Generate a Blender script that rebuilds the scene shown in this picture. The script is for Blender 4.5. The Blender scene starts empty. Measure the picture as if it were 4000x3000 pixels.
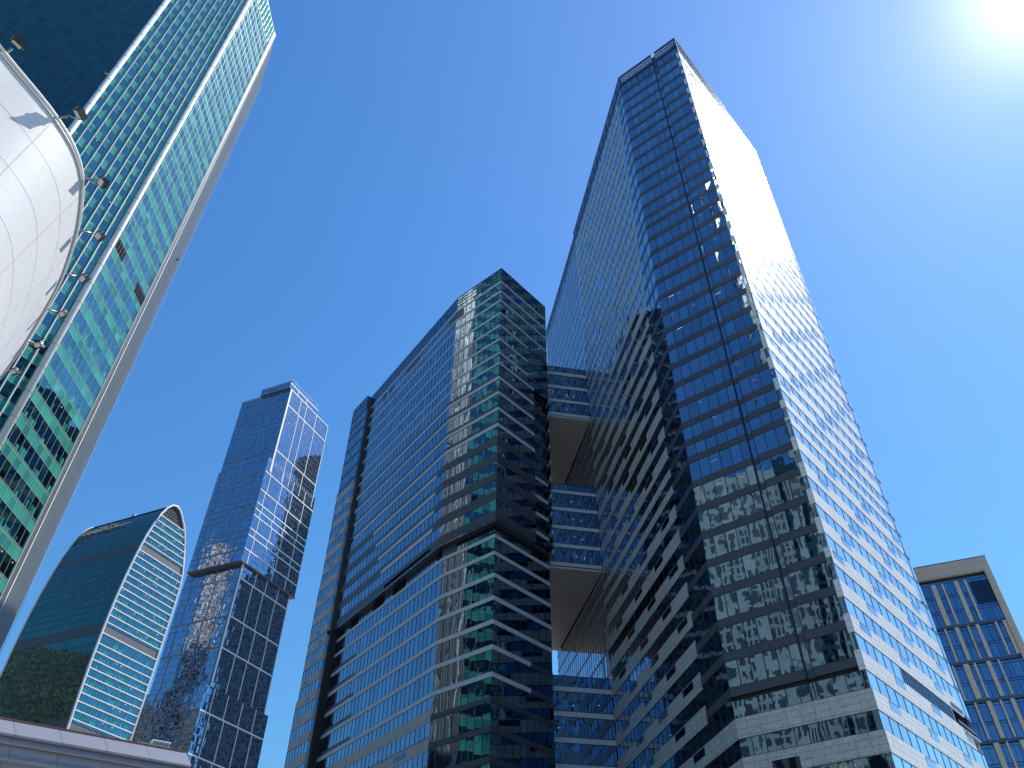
import bpy, bmesh, math, random
import numpy as np
from mathutils import Vector, Matrix
random.seed(7)
SC = bpy.context.scene
COL = SC.collection

# ------------------------------------------------------------------ camera
FPX, ZX, ZY, H0 = 3006.25, 2026.4, -1849.4, 1.7     # solved from the vanishing points of the photograph
up = np.array([ZX - 2000, -(ZY - 1500), -FPX]); up /= np.linalg.norm(up)
fw = np.array([0, 0, -1.0]); hy = fw - up * (fw @ up); hy /= np.linalg.norm(hy)
hx = np.cross(hy, up)
RC = np.array([hx, hy, up])
cam = bpy.data.objects.new('camera', bpy.data.cameras.new('camera'))
COL.objects.link(cam)
cam.matrix_world = Matrix.Translation((0, 0, H0)) @ Matrix([list(r) for r in RC]).to_4x4()
cam.data.sensor_width = 36.0
cam.data.lens = FPX / 4000 * 36
cam.data.clip_start = 0.1
cam.data.clip_end = 6000
SC.camera = cam

# ------------------------------------------------------------------ light
SUN_AZ, SUN_EL = math.radians(60.0), math.radians(53.6)
sdir = Vector((math.sin(SUN_AZ) * math.cos(SUN_EL), math.cos(SUN_AZ) * math.cos(SUN_EL), math.sin(SUN_EL)))
W = bpy.data.worlds.new("World"); SC.world = W; W.use_nodes = True
wt = W.node_tree; wt.nodes.clear()
sky = wt.nodes.new('ShaderNodeTexSky'); sky.sky_type = 'NISHITA'; sky.sun_disc = False
sky.sun_elevation = SUN_EL; sky.sun_rotation = SUN_AZ
sky.altitude = 150; sky.air_density = 2.0; sky.dust_density = 0.35; sky.ozone_density = 4.0
tint = wt.nodes.new('ShaderNodeMix'); tint.data_type = 'RGBA'; tint.blend_type = 'MULTIPLY'; tint.inputs[0].default_value = 1.0
tint.inputs[7].default_value = (0.39, 0.785, 1.22, 1)      # the phone camera's deep blue rendering of a clear sky
bg = wt.nodes.new('ShaderNodeBackground'); bg.inputs[1].default_value = 0.1
wo = wt.nodes.new('ShaderNodeOutputWorld')
# bright aureole of the sky close round the sun
tco = wt.nodes.new('ShaderNodeTexCoord'); dt = wt.nodes.new('ShaderNodeVectorMath'); dt.operation = 'DOT_PRODUCT'; dt.inputs[1].default_value = tuple(sdir)
def wmath(op, a, b):
    n = wt.nodes.new('ShaderNodeMath'); n.operation = op
    for i, x in enumerate((a, b)):
        if isinstance(x, (int, float)): n.inputs[i].default_value = x
        else: wt.links.new(x, n.inputs[i])
    return n.outputs[0]
wt.links.new(tco.outputs['Generated'], dt.inputs[0])
dd = wmath('MAXIMUM', dt.outputs['Value'], 0.0)
def lobe(power, rgb):
    n = wt.nodes.new('ShaderNodeVectorMath'); n.operation = 'SCALE'; n.inputs[0].default_value = rgb
    wt.links.new(wmath('POWER', dd, power), n.inputs['Scale']); return n.outputs[0]
def vadd(a, b):
    n = wt.nodes.new('ShaderNodeVectorMath'); n.operation = 'ADD'; wt.links.new(a, n.inputs[0]); wt.links.new(b, n.inputs[1]); return n.outputs[0]
gl_ = vadd(vadd(lobe(8.0, (0.85, 0.46, 0.18)), lobe(90.0, (1.3, 0.75, 0.5))), vadd(lobe(420.0, (5.5, 5.0, 4.6)), lobe(5000.0, (60, 58, 55))))
ad = wt.nodes.new('ShaderNodeMix'); ad.data_type = 'RGBA'; ad.blend_type = 'ADD'; ad.inputs[0].default_value = 1.0
wt.links.new(sky.outputs[0], tint.inputs[6]); wt.links.new(tint.outputs[2], ad.inputs[6]); wt.links.new(gl_, ad.inputs[7]); wt.links.new(ad.outputs[2], bg.inputs[0]); wt.links.new(bg.outputs[0], wo.inputs[0])
sl = bpy.data.lights.new('sun', 'SUN'); sl.energy = 5.0; sl.angle = math.radians(0.53); sl.color = (1.0, 0.95, 0.87)
so = bpy.data.objects.new('sun', sl); COL.objects.link(so)
so.rotation_euler = sdir.to_track_quat('Z', 'Y').to_euler(); so.location = (60, 30, 300)
SC.view_settings.view_transform = 'Standard'; SC.view_settings.look = 'None'
SC.view_settings.exposure = 0.32; SC.view_settings.gamma = 1.0
SC.cycles.max_bounces = 10; SC.cycles.glossy_bounces = 6; SC.cycles.diffuse_bounces = 3
SC.cycles.use_denoising = True

# ------------------------------------------------------------------ materials
def newmat(name):
    m = bpy.data.materials.new(name); m.use_nodes = True
    nt = m.node_tree; nt.nodes.clear()
    out = nt.nodes.new('ShaderNodeOutputMaterial')
    return m, nt, out
def N(nt, typ, **kw):
    n = nt.nodes.new('ShaderNode' + typ)
    for k, v in kw.items():
        if k in n.inputs.keys(): n.inputs[k].default_value = v
        else: setattr(n, k, v)
    return n
def math_(nt, op, a, b=None, clamp=False):
    n = nt.nodes.new('ShaderNodeMath'); n.operation = op; n.use_clamp = clamp
    for i, x in enumerate((a, b)):
        if x is None: continue
        if isinstance(x, (int, float)): n.inputs[i].default_value = x
        else: nt.links.new(x, n.inputs[i])
    return n.outputs[0]
def mixc(nt, f, a, b):
    n = nt.nodes.new('ShaderNodeMix'); n.data_type = 'RGBA'
    for i, x in ((0, f), (6, a), (7, b)):
        if isinstance(x, (int, float)): n.inputs[i].default_value = x
        elif isinstance(x, tuple): n.inputs[i].default_value = (*x, 1)
        else: nt.links.new(x, n.inputs[i])
    return n.outputs[2]
def c4(c): return (c[0], c[1], c[2], 1)

def plain(name, col, rough=0.5, metal=0.0, noise=0.12, nscale=0.6, spec=0.5, bump=0.0):
    m, nt, out = newmat(name)
    b = N(nt, 'BsdfPrincipled'); b.inputs['Roughness'].default_value = rough; b.inputs['Metallic'].default_value = metal
    b.inputs['Specular IOR Level'].default_value = spec
    geo = N(nt, 'NewGeometry'); nz = N(nt, 'TexNoise'); nz.inputs['Scale'].default_value = nscale; nz.inputs['Detail'].default_value = 5
    nt.links.new(geo.outputs['Position'], nz.inputs['Vector'])
    lo = tuple(c * (1 - noise) for c in col); hi = tuple(min(1, c * (1 + noise)) for c in col)
    cc = mixc(nt, nz.outputs[0], lo, hi)
    nt.links.new(cc, b.inputs['Base Color'])
    if bump:
        bp = N(nt, 'Bump'); bp.inputs['Distance'].default_value = bump
        nt.links.new(nz.outputs[0], bp.inputs['Height']); nt.links.new(bp.outputs[0], b.inputs['Normal'])
    nt.links.new(b.outputs[0], out.inputs[0])
    return m

def glass(name, tint, dark, pale, pale_frac=0.12, wave=0.006, wscale=0.45, pillow=0.006, rough=0.015, refl=0.9, blind=True, hi=None):
    """Coated pane: tinted mirror over a dark room; each pane bows a little and waves a little."""
    m, nt, out = newmat(name)
    at = N(nt, 'Attribute'); at.attribute_name = 'rnd'
    sp = N(nt, 'SeparateColor'); nt.links.new(at.outputs['Color'], sp.inputs[0])
    uv = N(nt, 'UVMap'); sx = N(nt, 'SeparateXYZ'); nt.links.new(uv.outputs[0], sx.inputs[0])
    geo = N(nt, 'NewGeometry')
    nz = N(nt, 'TexNoise'); nz.inputs['Scale'].default_value = wscale; nz.inputs['Detail'].default_value = 1.5
    nt.links.new(geo.outputs['Position'], nz.inputs['Vector'])
    du = math_(nt, 'SUBTRACT', sx.outputs[0], 0.5); dv = math_(nt, 'SUBTRACT', sx.outputs[1], 0.5)
    r2 = math_(nt, 'ADD', math_(nt, 'MULTIPLY', du, du), math_(nt, 'MULTIPLY', dv, dv))
    am = math_(nt, 'SUBTRACT', sp.outputs[2], 0.3)
    pil = math_(nt, 'MULTIPLY', math_(nt, 'MULTIPLY', r2, am), pillow * 4)
    hgt = math_(nt, 'ADD', math_(nt, 'MULTIPLY', nz.outputs[0], wave), pil)
    bp = N(nt, 'Bump'); bp.inputs['Distance'].default_value = 1.0; bp.inputs['Strength'].default_value = 1.0
    nt.links.new(hgt, bp.inputs['Height'])
    # room colour
    isp = math_(nt, 'LESS_THAN', sp.outputs[0], pale_frac)
    if blind:
        drop = math_(nt, 'GREATER_THAN', sx.outputs[1], math_(nt, 'MULTIPLY', sp.outputs[1], 0.75))
        isp = math_(nt, 'MULTIPLY', isp, drop)
    vary = math_(nt, 'ADD', math_(nt, 'MULTIPLY', sp.outputs[1], 0.8), 0.6)
    vm = N(nt, 'VectorMath'); vm.operation = 'SCALE'; vm.inputs[0].default_value = dark; nt.links.new(vary, vm.inputs['Scale'])
    room = mixc(nt, isp, vm.outputs[0], pale)
    df = N(nt, 'BsdfDiffuse'); nt.links.new(room, df.inputs[0])
    gl = N(nt, 'BsdfPrincipled'); gl.inputs['Metallic'].default_value = 1.0; gl.inputs['Roughness'].default_value = rough
    lw = N(nt, 'LayerWeight'); lw.inputs['Blend'].default_value = 0.5
    hi = hi or tuple(min(.96, .45 + t * 1.0) for t in tint)
    cur = math_(nt, 'POWER', lw.outputs['Facing'], 1.6)
    tv = N(nt, 'VectorMath'); tv.operation = 'SCALE'; nt.links.new(mixc(nt, cur, tuple(tint), hi), tv.inputs[0])
    nt.links.new(math_(nt, 'ADD', math_(nt, 'MULTIPLY', sp.outputs[2], 0.24), 0.88), tv.inputs['Scale'])
    nt.links.new(tv.outputs[0], gl.inputs['Base Color']); nt.links.new(bp.outputs[0], gl.inputs['Normal'])
    mx = N(nt, 'MixShader'); mx.inputs[0].default_value = refl
    nt.links.new(df.outputs[0], mx.inputs[1]); nt.links.new(gl.outputs[0], mx.inputs[2]); nt.links.new(mx.outputs[0], out.inputs[0])
    return m

def stone(name, a, b, jw, jh, rough=0.3, joint=(0.10, 0.10, 0.10), vein=0.25, spec=0.5):
    m, nt, out = newmat(name)
    uv = N(nt, 'UVMap')
    br = N(nt, 'TexBrick'); br.offset = 0.0; br.inputs['Scale'].default_value = 1.0
    br.inputs['Brick Width'].default_value = jw; br.inputs['Row Height'].default_value = jh
    br.inputs['Mortar Size'].default_value = 0.018; br.inputs['Mortar Smooth'].default_value = 0.0
    br.inputs['Color1'].default_value = c4(a); br.inputs['Color2'].default_value = c4(b); br.inputs['Mortar'].default_value = c4(joint)
    nt.links.new(uv.outputs[0], br.inputs['Vector'])
    geo = N(nt, 'NewGeometry'); nz = N(nt, 'TexNoise'); nz.inputs['Scale'].default_value = 0.9; nz.inputs['Detail'].default_value = 6; nz.inputs['Distortion'].default_value = 1.6
    nt.links.new(geo.outputs['Position'], nz.inputs['Vector'])
    ramp = N(nt, 'ValToRGB'); ramp.color_ramp.elements[0].position = 0.44; ramp.color_ramp.elements[0].color = (1, 1, 1, 1)
    ramp.color_ramp.elements[1].position = 0.5; v = 1 - vein; ramp.color_ramp.elements[1].color = (v, v, v, 1)
    e = ramp.color_ramp.elements.new(0.56); e.color = (1, 1, 1, 1)
    nt.links.new(nz.outputs[0], ramp.inputs[0])
    mu = N(nt, 'Mix'); mu.data_type = 'RGBA'; mu.blend_type = 'MULTIPLY'; mu.inputs[0].default_value = 1
    nt.links.new(br.outputs[0], mu.inputs[6]); nt.links.new(ramp.outputs[0], mu.inputs[7])
    p = N(nt, 'BsdfPrincipled'); p.inputs['Roughness'].default_value = rough; p.inputs['Specular IOR Level'].default_value = spec
    nt.links.new(mu.outputs[2], p.inputs['Base Color']); nt.links.new(p.outputs[0], out.inputs[0])
    return m

BLUE = (0.15, 0.22, 0.31)
M = {
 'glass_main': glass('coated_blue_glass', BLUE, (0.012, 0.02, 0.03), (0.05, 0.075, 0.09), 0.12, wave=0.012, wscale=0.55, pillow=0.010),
 'glass_front': glass('front_blue_glass', (0.19, 0.27, 0.37), (0.012, 0.02, 0.03), (0.045, 0.08, 0.11), 0.35, wave=0.009, wscale=0.5, pillow=0.011),
 'glass_sun': glass('sunlit_blue_glass', (0.62, 0.76, 0.86), (0.02, 0.035, 0.05), (0.05, 0.08, 0.10), 0.1, wave=0.0012, pillow=0.001, rough=0.26),  # blue glass copy for the sunny face, glare put into its brighter tint
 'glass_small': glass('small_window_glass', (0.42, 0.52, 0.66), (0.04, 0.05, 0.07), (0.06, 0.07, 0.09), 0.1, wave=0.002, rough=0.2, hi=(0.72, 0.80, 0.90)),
 'glass_mid': glass('office_blue_glass', (0.15, 0.22, 0.29), (0.012, 0.02, 0.03), (0.055, 0.085, 0.11), 0.2, wave=0.0055, wscale=0.42, pillow=0.007, hi=(0.44, 0.56, 0.69)),
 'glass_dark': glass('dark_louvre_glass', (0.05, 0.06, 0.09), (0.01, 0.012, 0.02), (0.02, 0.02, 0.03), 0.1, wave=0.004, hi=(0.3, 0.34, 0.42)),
 'glass_step': glass('stepped_tower_glass', (0.24, 0.34, 0.47), (0.012, 0.02, 0.035), (0.06, 0.08, 0.11), 0.18, wave=0.016, wscale=0.35, pillow=0.014),
 'glass_green': glass('green_window_glass', (0.09, 0.26, 0.25), (0.008, 0.022, 0.022), (0.03, 0.20, 0.16), 0.16, wave=0.006, pillow=0.006, hi=(0.35, 0.62, 0.62)),
 'teal': glass('teal_spandrel_glass', (0.22, 0.42, 0.42), (0.045, 0.30, 0.25), (0.05, 0.33, 0.27), 0.3, wave=0.004, pillow=0.003, refl=0.24, blind=False),
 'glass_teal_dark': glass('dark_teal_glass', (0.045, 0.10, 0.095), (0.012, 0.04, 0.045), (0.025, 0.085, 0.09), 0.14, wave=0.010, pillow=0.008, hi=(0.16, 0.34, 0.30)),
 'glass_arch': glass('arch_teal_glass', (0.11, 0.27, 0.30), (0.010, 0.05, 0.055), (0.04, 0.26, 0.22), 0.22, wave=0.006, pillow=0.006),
 'glass_side': glass('side_block_glass', (0.16, 0.25, 0.40), (0.01, 0.018, 0.035), (0.03, 0.05, 0.08), 0.1, wave=0.006),
 'frame': plain('dark_blue_frame', (0.012, 0.018, 0.035), 0.4),
 'metal_dark': plain('dark_metal_panel', (0.055, 0.06, 0.072), 0.38, nscale=0.35, noise=0.25),
 'frame_blue': plain('blue_grey_frame', (0.07, 0.12, 0.19), 0.35),
 'slat_blue': plain('blue_slat', (0.10, 0.17, 0.30), 0.22, metal=0.6),
 'metal_mid': plain('grey_metal_panel', (0.12, 0.125, 0.135), 0.4, noise=0.15),
 'alu': plain('pale_aluminium_panel', (0.50, 0.515, 0.55), 0.32, noise=0.08),
 'white_bar': plain('white_painted_bar', (0.78, 0.78, 0.77), 0.35, noise=0.05),
 'blue_bar': plain('blue_grey_bar', (0.20, 0.245, 0.32), 0.4),
 'grey_bar': plain('grey_aluminium_bar', (0.48, 0.50, 0.53), 0.35, metal=0.3, noise=0.08),
 'fin': plain('silver_fin', (0.36, 0.43, 0.42), 0.4, metal=0.2, noise=0.1),
 'soffit': stone('bronze_soffit_panel', (0.60, 0.545, 0.50), (0.66, 0.60, 0.55), 1.8, 1.2, rough=0.55, joint=(0.16, 0.14, 0.13), vein=0.05),
 'dark': plain('dark_recess', (0.012, 0.014, 0.018), 0.9, spec=0.05),
 'frame_teal': plain('teal_grey_frame', (0.07, 0.13, 0.15), 0.5),
 'core': plain('dark_core', (0.02, 0.022, 0.026), 0.7),
 'roof': plain('grey_roof', (0.22, 0.22, 0.22), 0.8),
 'stone': stone('sunlit_face_stone', (0.77, 0.735, 0.69), (0.83, 0.80, 0.755), 1.55, 0.7, rough=0.52, spec=1.0, joint=(0.3, 0.28, 0.26), vein=0.12),  # tower stone on the sunny face, sun brightness lifted into its colour
 'stone_shade': stone('shaded_face_stone', (0.49, 0.47, 0.45), (0.57, 0.55, 0.52), 1.55, 0.7, rough=0.38),  # same tower stone, colour darkened for the faces out of the sun
 'stone_warm': stone('warm_grey_stone', (0.40, 0.36, 0.33), (0.47, 0.425, 0.39), 1.55, 1.05, rough=0.35),
 'bronze': stone('beige_stone_frame', (0.74, 0.58, 0.45), (0.80, 0.63, 0.49), 0.95, 1.6, rough=0.4, joint=(0.2, 0.17, 0.15), vein=0.08),
 'fin_beige': stone('beige_stone_fin', (0.80, 0.66, 0.47), (0.82, 0.69, 0.50), 9.0, 2.05, rough=0.4, joint=(0.2, 0.17, 0.14), vein=0.08),
 'clad': stone('lavender_grey_cladding', (0.225, 0.235, 0.28), (0.24, 0.25, 0.295), 1.32, 60.0, rough=0.34, joint=(0.16, 0.16, 0.18), vein=0.03),
 'white_clad': stone('white_curved_cladding', (0.62, 0.615, 0.62), (0.65, 0.645, 0.645), 2.6, 1.15, rough=0.42, joint=(0.40, 0.39, 0.40), vein=0.05),
 'chrome': plain('polished_steel', (0.62, 0.62, 0.63), 0.18, metal=0.9, noise=0.05),
 'black': plain('black_housing', (0.015, 0.017, 0.022), 0.4),
 'steel': plain('galvanised_steel', (0.30, 0.31, 0.32), 0.4, metal=0.6),
 'lens': plain('floodlight_lens', (0.55, 0.54, 0.50), 0.15),
 'asphalt': plain('grey_paving', (0.24, 0.235, 0.225), 0.85, noise=0.15, nscale=3),
 'bark': plain('bark', (0.09, 0.065, 0.045), 0.9, noise=0.3, nscale=8),
 'brown': plain('reddish_brown_wall', (0.20, 0.09, 0.07), 0.7),
 'cream': plain('cream_wall', (0.62, 0.61, 0.57), 0.7),
 'window': plain('plain_window', (0.03, 0.05, 0.07), 0.1, spec=0.8),
 'dull_wall': plain('dull_brown_wall', (0.17, 0.155, 0.13), 0.8, noise=0.3, nscale=0.05),
 'pale_wall': plain('pale_teal_wall', (0.22, 0.30, 0.29), 0.7, noise=0.35, nscale=0.08),
 'pale_win': plain('dull_window', (0.035, 0.06, 0.07), 0.25),
 'cloth': plain('dark_work_clothes', (0.02, 0.022, 0.03), 0.8),
 'helmet': plain('white_helmet', (0.8, 0.8, 0.78), 0.3),
 'skin': plain('skin', (0.42, 0.27, 0.20), 0.6),
 'rope': plain('rope', (0.5, 0.5, 0.5), 0.7),
}

# ------------------------------------------------------------------ mesh builder
class MB:
    def __init__(s): s.v = []; s.f = []; s.m = []; s.uv = []; s.c = []
    def face(s, pts, mi=0, uv=None, col=None):
        n = len(s.v); s.v.extend([tuple(map(float, p)) for p in pts]); s.f.append(tuple(range(n, n + len(pts)))); s.m.append(mi)
        s.uv.append(uv or [(0, 0)] * len(pts)); s.c.append(col or (0.5, 0.5, 0.5))
    def box(s, o, ax, ay, az, mi=0):
        """parallelepiped from corner o with right-handed edge vectors ax, ay, az"""
        o, ax, ay, az = map(lambda q: np.array(q, float), (o, ax, ay, az))
        for a, b, t in ((ax, ay, az), (ay, az, ax), (az, ax, ay)):
            la, lb = np.linalg.norm(a), np.linalg.norm(b)
            q = [(0, 0), (la, 0), (la, lb), (0, lb)]
            s.face([o + t, o + t + a, o + t + a + b, o + t + b], mi, q)
            s.face([o, o + b, o + a + b, o + a], mi, [(0, 0), (0, lb), (la, lb), (la, 0)])
    def tube(s, p, r, n=8, mi=0, closed=False, cap=True):
        p = [Vector(q) for q in p]; rs = r if isinstance(r, (list, tuple)) else [r] * len(p)
        rings = []
        for i, q in enumerate(p):
            if closed: d = p[(i + 1) % len(p)] - p[i - 1]
            else: d = p[min(i + 1, len(p) - 1)] - p[max(i - 1, 0)]
            d.normalize(); a = d.cross(Vector((0, 0, 1)) if abs(d.z) < 0.95 else Vector((1, 0, 0))).normalized(); b = d.cross(a)
            base = len(s.v)
            for k in range(n):
                t = 2 * math.pi * k / n; s.v.append(tuple(q + (a * math.cos(t) + b * math.sin(t)) * rs[i]))
            rings.append(base)
        m = len(p)
        for i in range(m if closed else m - 1):
            A, B = rings[i], rings[(i + 1) % m]
            for k in range(n):
                s.f.append((A + k, A + (k + 1) % n, B + (k + 1) % n, B + k)); s.m.append(mi); s.uv.append([(0, 0)] * 4); s.c.append((.5, .5, .5))
        if cap and not closed:
            for A, rev in ((rings[0], True), (rings[-1], False)):
                idx = [A + k for k in range(n)]
                s.f.append(tuple(idx[::-1] if rev else idx)); s.m.append(mi); s.uv.append([(0, 0)] * n); s.c.append((.5, .5, .5))
    def prism(s, poly, z0, z1, mi=0, mtop=None):
        """vertical prism over a plan polygon (any order)"""
        P = [np.array(q[:2], float) for q in poly]
        ar = sum(P[i][0] * P[(i + 1) % len(P)][1] - P[(i + 1) % len(P)][0] * P[i][1] for i in range(len(P)))
        if ar < 0: P = P[::-1]
        for i in range(len(P)):
            a, b = P[i], P[(i + 1) % len(P)]; L = np.linalg.norm(b - a)
            s.face([(*a, z0), (*b, z0), (*b, z1), (*a, z1)], mi, [(0, z0), (L, z0), (L, z1), (0, z1)])
        s.face([(*q, z1) for q in P], mi if mtop is None else mtop, [(q[0], q[1]) for q in P])
        s.face([(*q, z0) for q in P[::-1]], mi, [(q[0], q[1]) for q in P[::-1]])
    def build(s, name, mats, parent=None, smooth=False, weld=False):
        me = bpy.data.meshes.new(name); me.from_pydata(s.v, [], s.f); 
        for mt in (mats if isinstance(mats, (list, tuple)) else [mats]): me.materials.append(M[mt] if isinstance(mt, str) else mt)
        me.polygons.foreach_set('material_index', s.m)
        uvl = me.uv_layers.new(name='UVMap'); uvl.data.foreach_set('uv', [x for u in s.uv for q in u for x in q])
        ca = me.color_attributes.new('rnd', 'FLOAT_COLOR', 'CORNER')
        ca.data.foreach_set('color', [x for f, c in zip(s.f, s.c) for _ in f for x in (*c, 1.0)])
        if smooth: me.polygons.foreach_set('use_smooth', [True] * len(me.polygons))
        if weld:
            b_ = bmesh.new(); b_.from_mesh(me); bmesh.ops.remove_doubles(b_, verts=b_.verts, dist=1e-4); b_.to_mesh(me); b_.free()
        me.update()
        o = bpy.data.objects.new(name, me); COL.objects.link(o)
        if parent is not None: o.parent = parent; o.matrix_parent_inverse = parent.matrix_world.inverted()
        return o

def thing(name, label, cat, loc, group=None):
    o = bpy.data.objects.new(name, None); COL.objects.link(o); o.location = loc
    o['label'] = label; o['category'] = cat
    if group: o['group'] = group
    o.empty_display_size = 2
    bpy.context.view_layer.update()
    return o
def tag(o, label, cat, group=None, kind=None):
    o['label'] = label; o['category'] = cat
    if group: o['group'] = group
    if kind: o['kind'] = kind
    return o
def dirv(a): return np.array([math.sin(math.radians(a)), math.cos(math.radians(a))])

class Fa:
    """a vertical facade plane: origin, run direction, outward normal"""
    def __init__(s, O, u, toward=(0, 0)):
        s.O = np.array(O[:2], float); s.u = np.array(u, float) / np.linalg.norm(u)
        s.n = np.array([s.u[1], -s.u[0]])
        s.flip = (np.array(toward) - s.O) @ s.n < 0
        if s.flip: s.n = -s.n
    def p(s, t, z, o=0.0):
        q = s.O + s.u * t + s.n * o; return (q[0], q[1], z)
    def quad(s, mb, t0, t1, z0, z1, o=0.0, mi=0, uv='m', col=None, tilt=0.0):
        d = [random.uniform(-tilt, tilt) for _ in range(3)] if tilt else (0, 0, 0)
        P = [s.p(t0, z0, o + d[0]), s.p(t1, z0, o + d[1]), s.p(t1, z1, o + d[1] + d[2] - d[0]), s.p(t0, z1, o + d[2])]
        U = [(t0, z0), (t1, z0), (t1, z1), (t0, z1)] if uv == 'm' else [(0, 0), (1, 0), (1, 1), (0, 1)]
        if s.flip: P = P[::-1]; U = U[::-1]
        mb.face(P, mi, U, col)
    def pane(s, mb, t0, t1, z0, z1, o=0.0, mi=0, tilt=0.006):
        s.quad(mb, t0, t1, z0, z1, o, mi, 'u', (random.random(), random.random(), random.random()), tilt)
    def slab(s, mb, t0, t1, z0, z1, o0=-0.1, o1=0.05, mi=0, ms=None):
        """box between t0..t1, z0..z1, from depth o0 to o1 (front, top, bottom, ends)"""
        s.quad(mb, t0, t1, z0, z1, o1, mi)
        for (a, b) in ((z0, 0), (z1, 1)):
            P = [s.p(t0, a, o0), s.p(t1, a, o0), s.p(t1, a, o1), s.p(t0, a, o1)]
            mb.face(P if (b == 1) != s.flip else P[::-1], mi, [(t0, 0), (t1, 0), (t1, .3), (t0, .3)])
        for (t, b) in ((t0, 0), (t1, 1)):
            P = [s.p(t, z0, o0), s.p(t, z0, o1), s.p(t, z1, o1), s.p(t, z1, o0)]
            mb.face(P if (b == 0) != s.flip else P[::-1], mi if ms is None else ms, [(0, z0), (.3, z0), (.3, z1), (0, z1)])
    def mull(s, mb, t, z0, z1, w=0.07, o0=-0.02, o1=0.05, mi=1):
        s.quad(mb, t - w / 2, t + w / 2, z0, z1, o1, mi)
        for (tt, b) in ((t - w / 2, 0), (t + w / 2, 1)):
            P = [s.p(tt, z0, o0), s.p(tt, z0, o1), s.p(tt, z1, o1), s.p(tt, z1, o0)]
            mb.face(P if (b == 0) != s.flip else P[::-1], mi)
    def ribbon(s, mb, t0, t1, z0, z1, step, o=0.0, edge=0.06, w=0.07, tilt=0.006, mi=0, mm=1, skip=()):
        n = max(1, round((t1 - t0) / step)); d = (t1 - t0) / n
        for i in range(n):
            s.pane(mb, t0 + i * d, t0 + (i + 1) * d, z0, z1, o, mi, tilt)
            if i: s.mull(mb, t0 + i * d, z0, z1, w, o - 0.03, o + 0.05, mm)
        if edge:
            s.quad(mb, t0, t1, z0, z0 + edge, o + 0.04, mm); s.quad(mb, t0, t1, z1 - edge, z1, o + 0.04, mm)

# ------------------------------------------------------------------ ground
g = MB(); g.face([(-3000, -3000, 0), (3000, -3000, 0), (3000, 3000, 0), (-3000, 3000, 0)])
tag(g.build('ground', 'asphalt'), 'grey paved ground under the towers', 'ground', kind='structure')

# ================================================================== main office tower (right)
A = np.array([36.87, 78.85]); B = np.array([25.12, 88.45])
uF = (B - A) / np.linalg.norm(B - A); LF = float(np.linalg.norm(B - A))
uL = dirv(-9.8); uR = dirv(41.7); LL, LR = 84.0, 38.2
ROOF = 180.5
FTs = [5.3, 9.35, 13.4, 17.45, 21.5, 25.55, 29.6, 33.65, 37.7, 41.8, 45.85, 49.9, 53.97, 58.05, 62.1, 66.2, 69.2, 72.46, 76.44, 80.45, 84.4, 88.4, 92.4,
       96.55, 100.6, 104.65, 108.7, 112.7, 116.7, 120.51, 123.36, 126.96, 131.13, 135.14, 139.33, 143.58, 147.5, 151.5, 155.4, 159.4, 163.4, 167.5, 171.6]
tip_z = [0, 31, 41, 51, 61, 70, 80, 90, 100, 105, 116, 124, 136, 148, 171]
tip_t = [7.9, 7.57, 7.45, 7.15, 6.95, 6.7, 6.38, 6.05, 5.7, 5.5, 5.0, 4.45, 4.25, 3.6, 3.0]
tower = thing('office_tower', 'tallest office tower with a white sunlit right side and a dark glass front', 'building', (B[0], B[1], 0))
F_, L_, R_ = Fa(A, uF), Fa(B, uL), Fa(A, uR)
D_ = B + uL * LL; E_ = A + uR * LR
def inset(pt, q, d=0.4):
    v = np.array(q) - np.array(pt); return np.array(pt) + v / np.linalg.norm(v) * d
cen = (A + B + D_ + E_) / 4
mb = MB(); slotd = 0.6
P1, P2 = A + uF * 5.4, A + uF * 6.25
poly = [inset(A, cen), P1 - F_.n * .36, P1 - F_.n * slotd, P2 - F_.n * slotd, P2 - F_.n * .36, inset(B, cen), inset(D_, cen), inset(E_, cen)]
mb.prism(poly, 0, 176.0, 0, 1)
mb.build('wall', ['core', 'roof'], tower)

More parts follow.
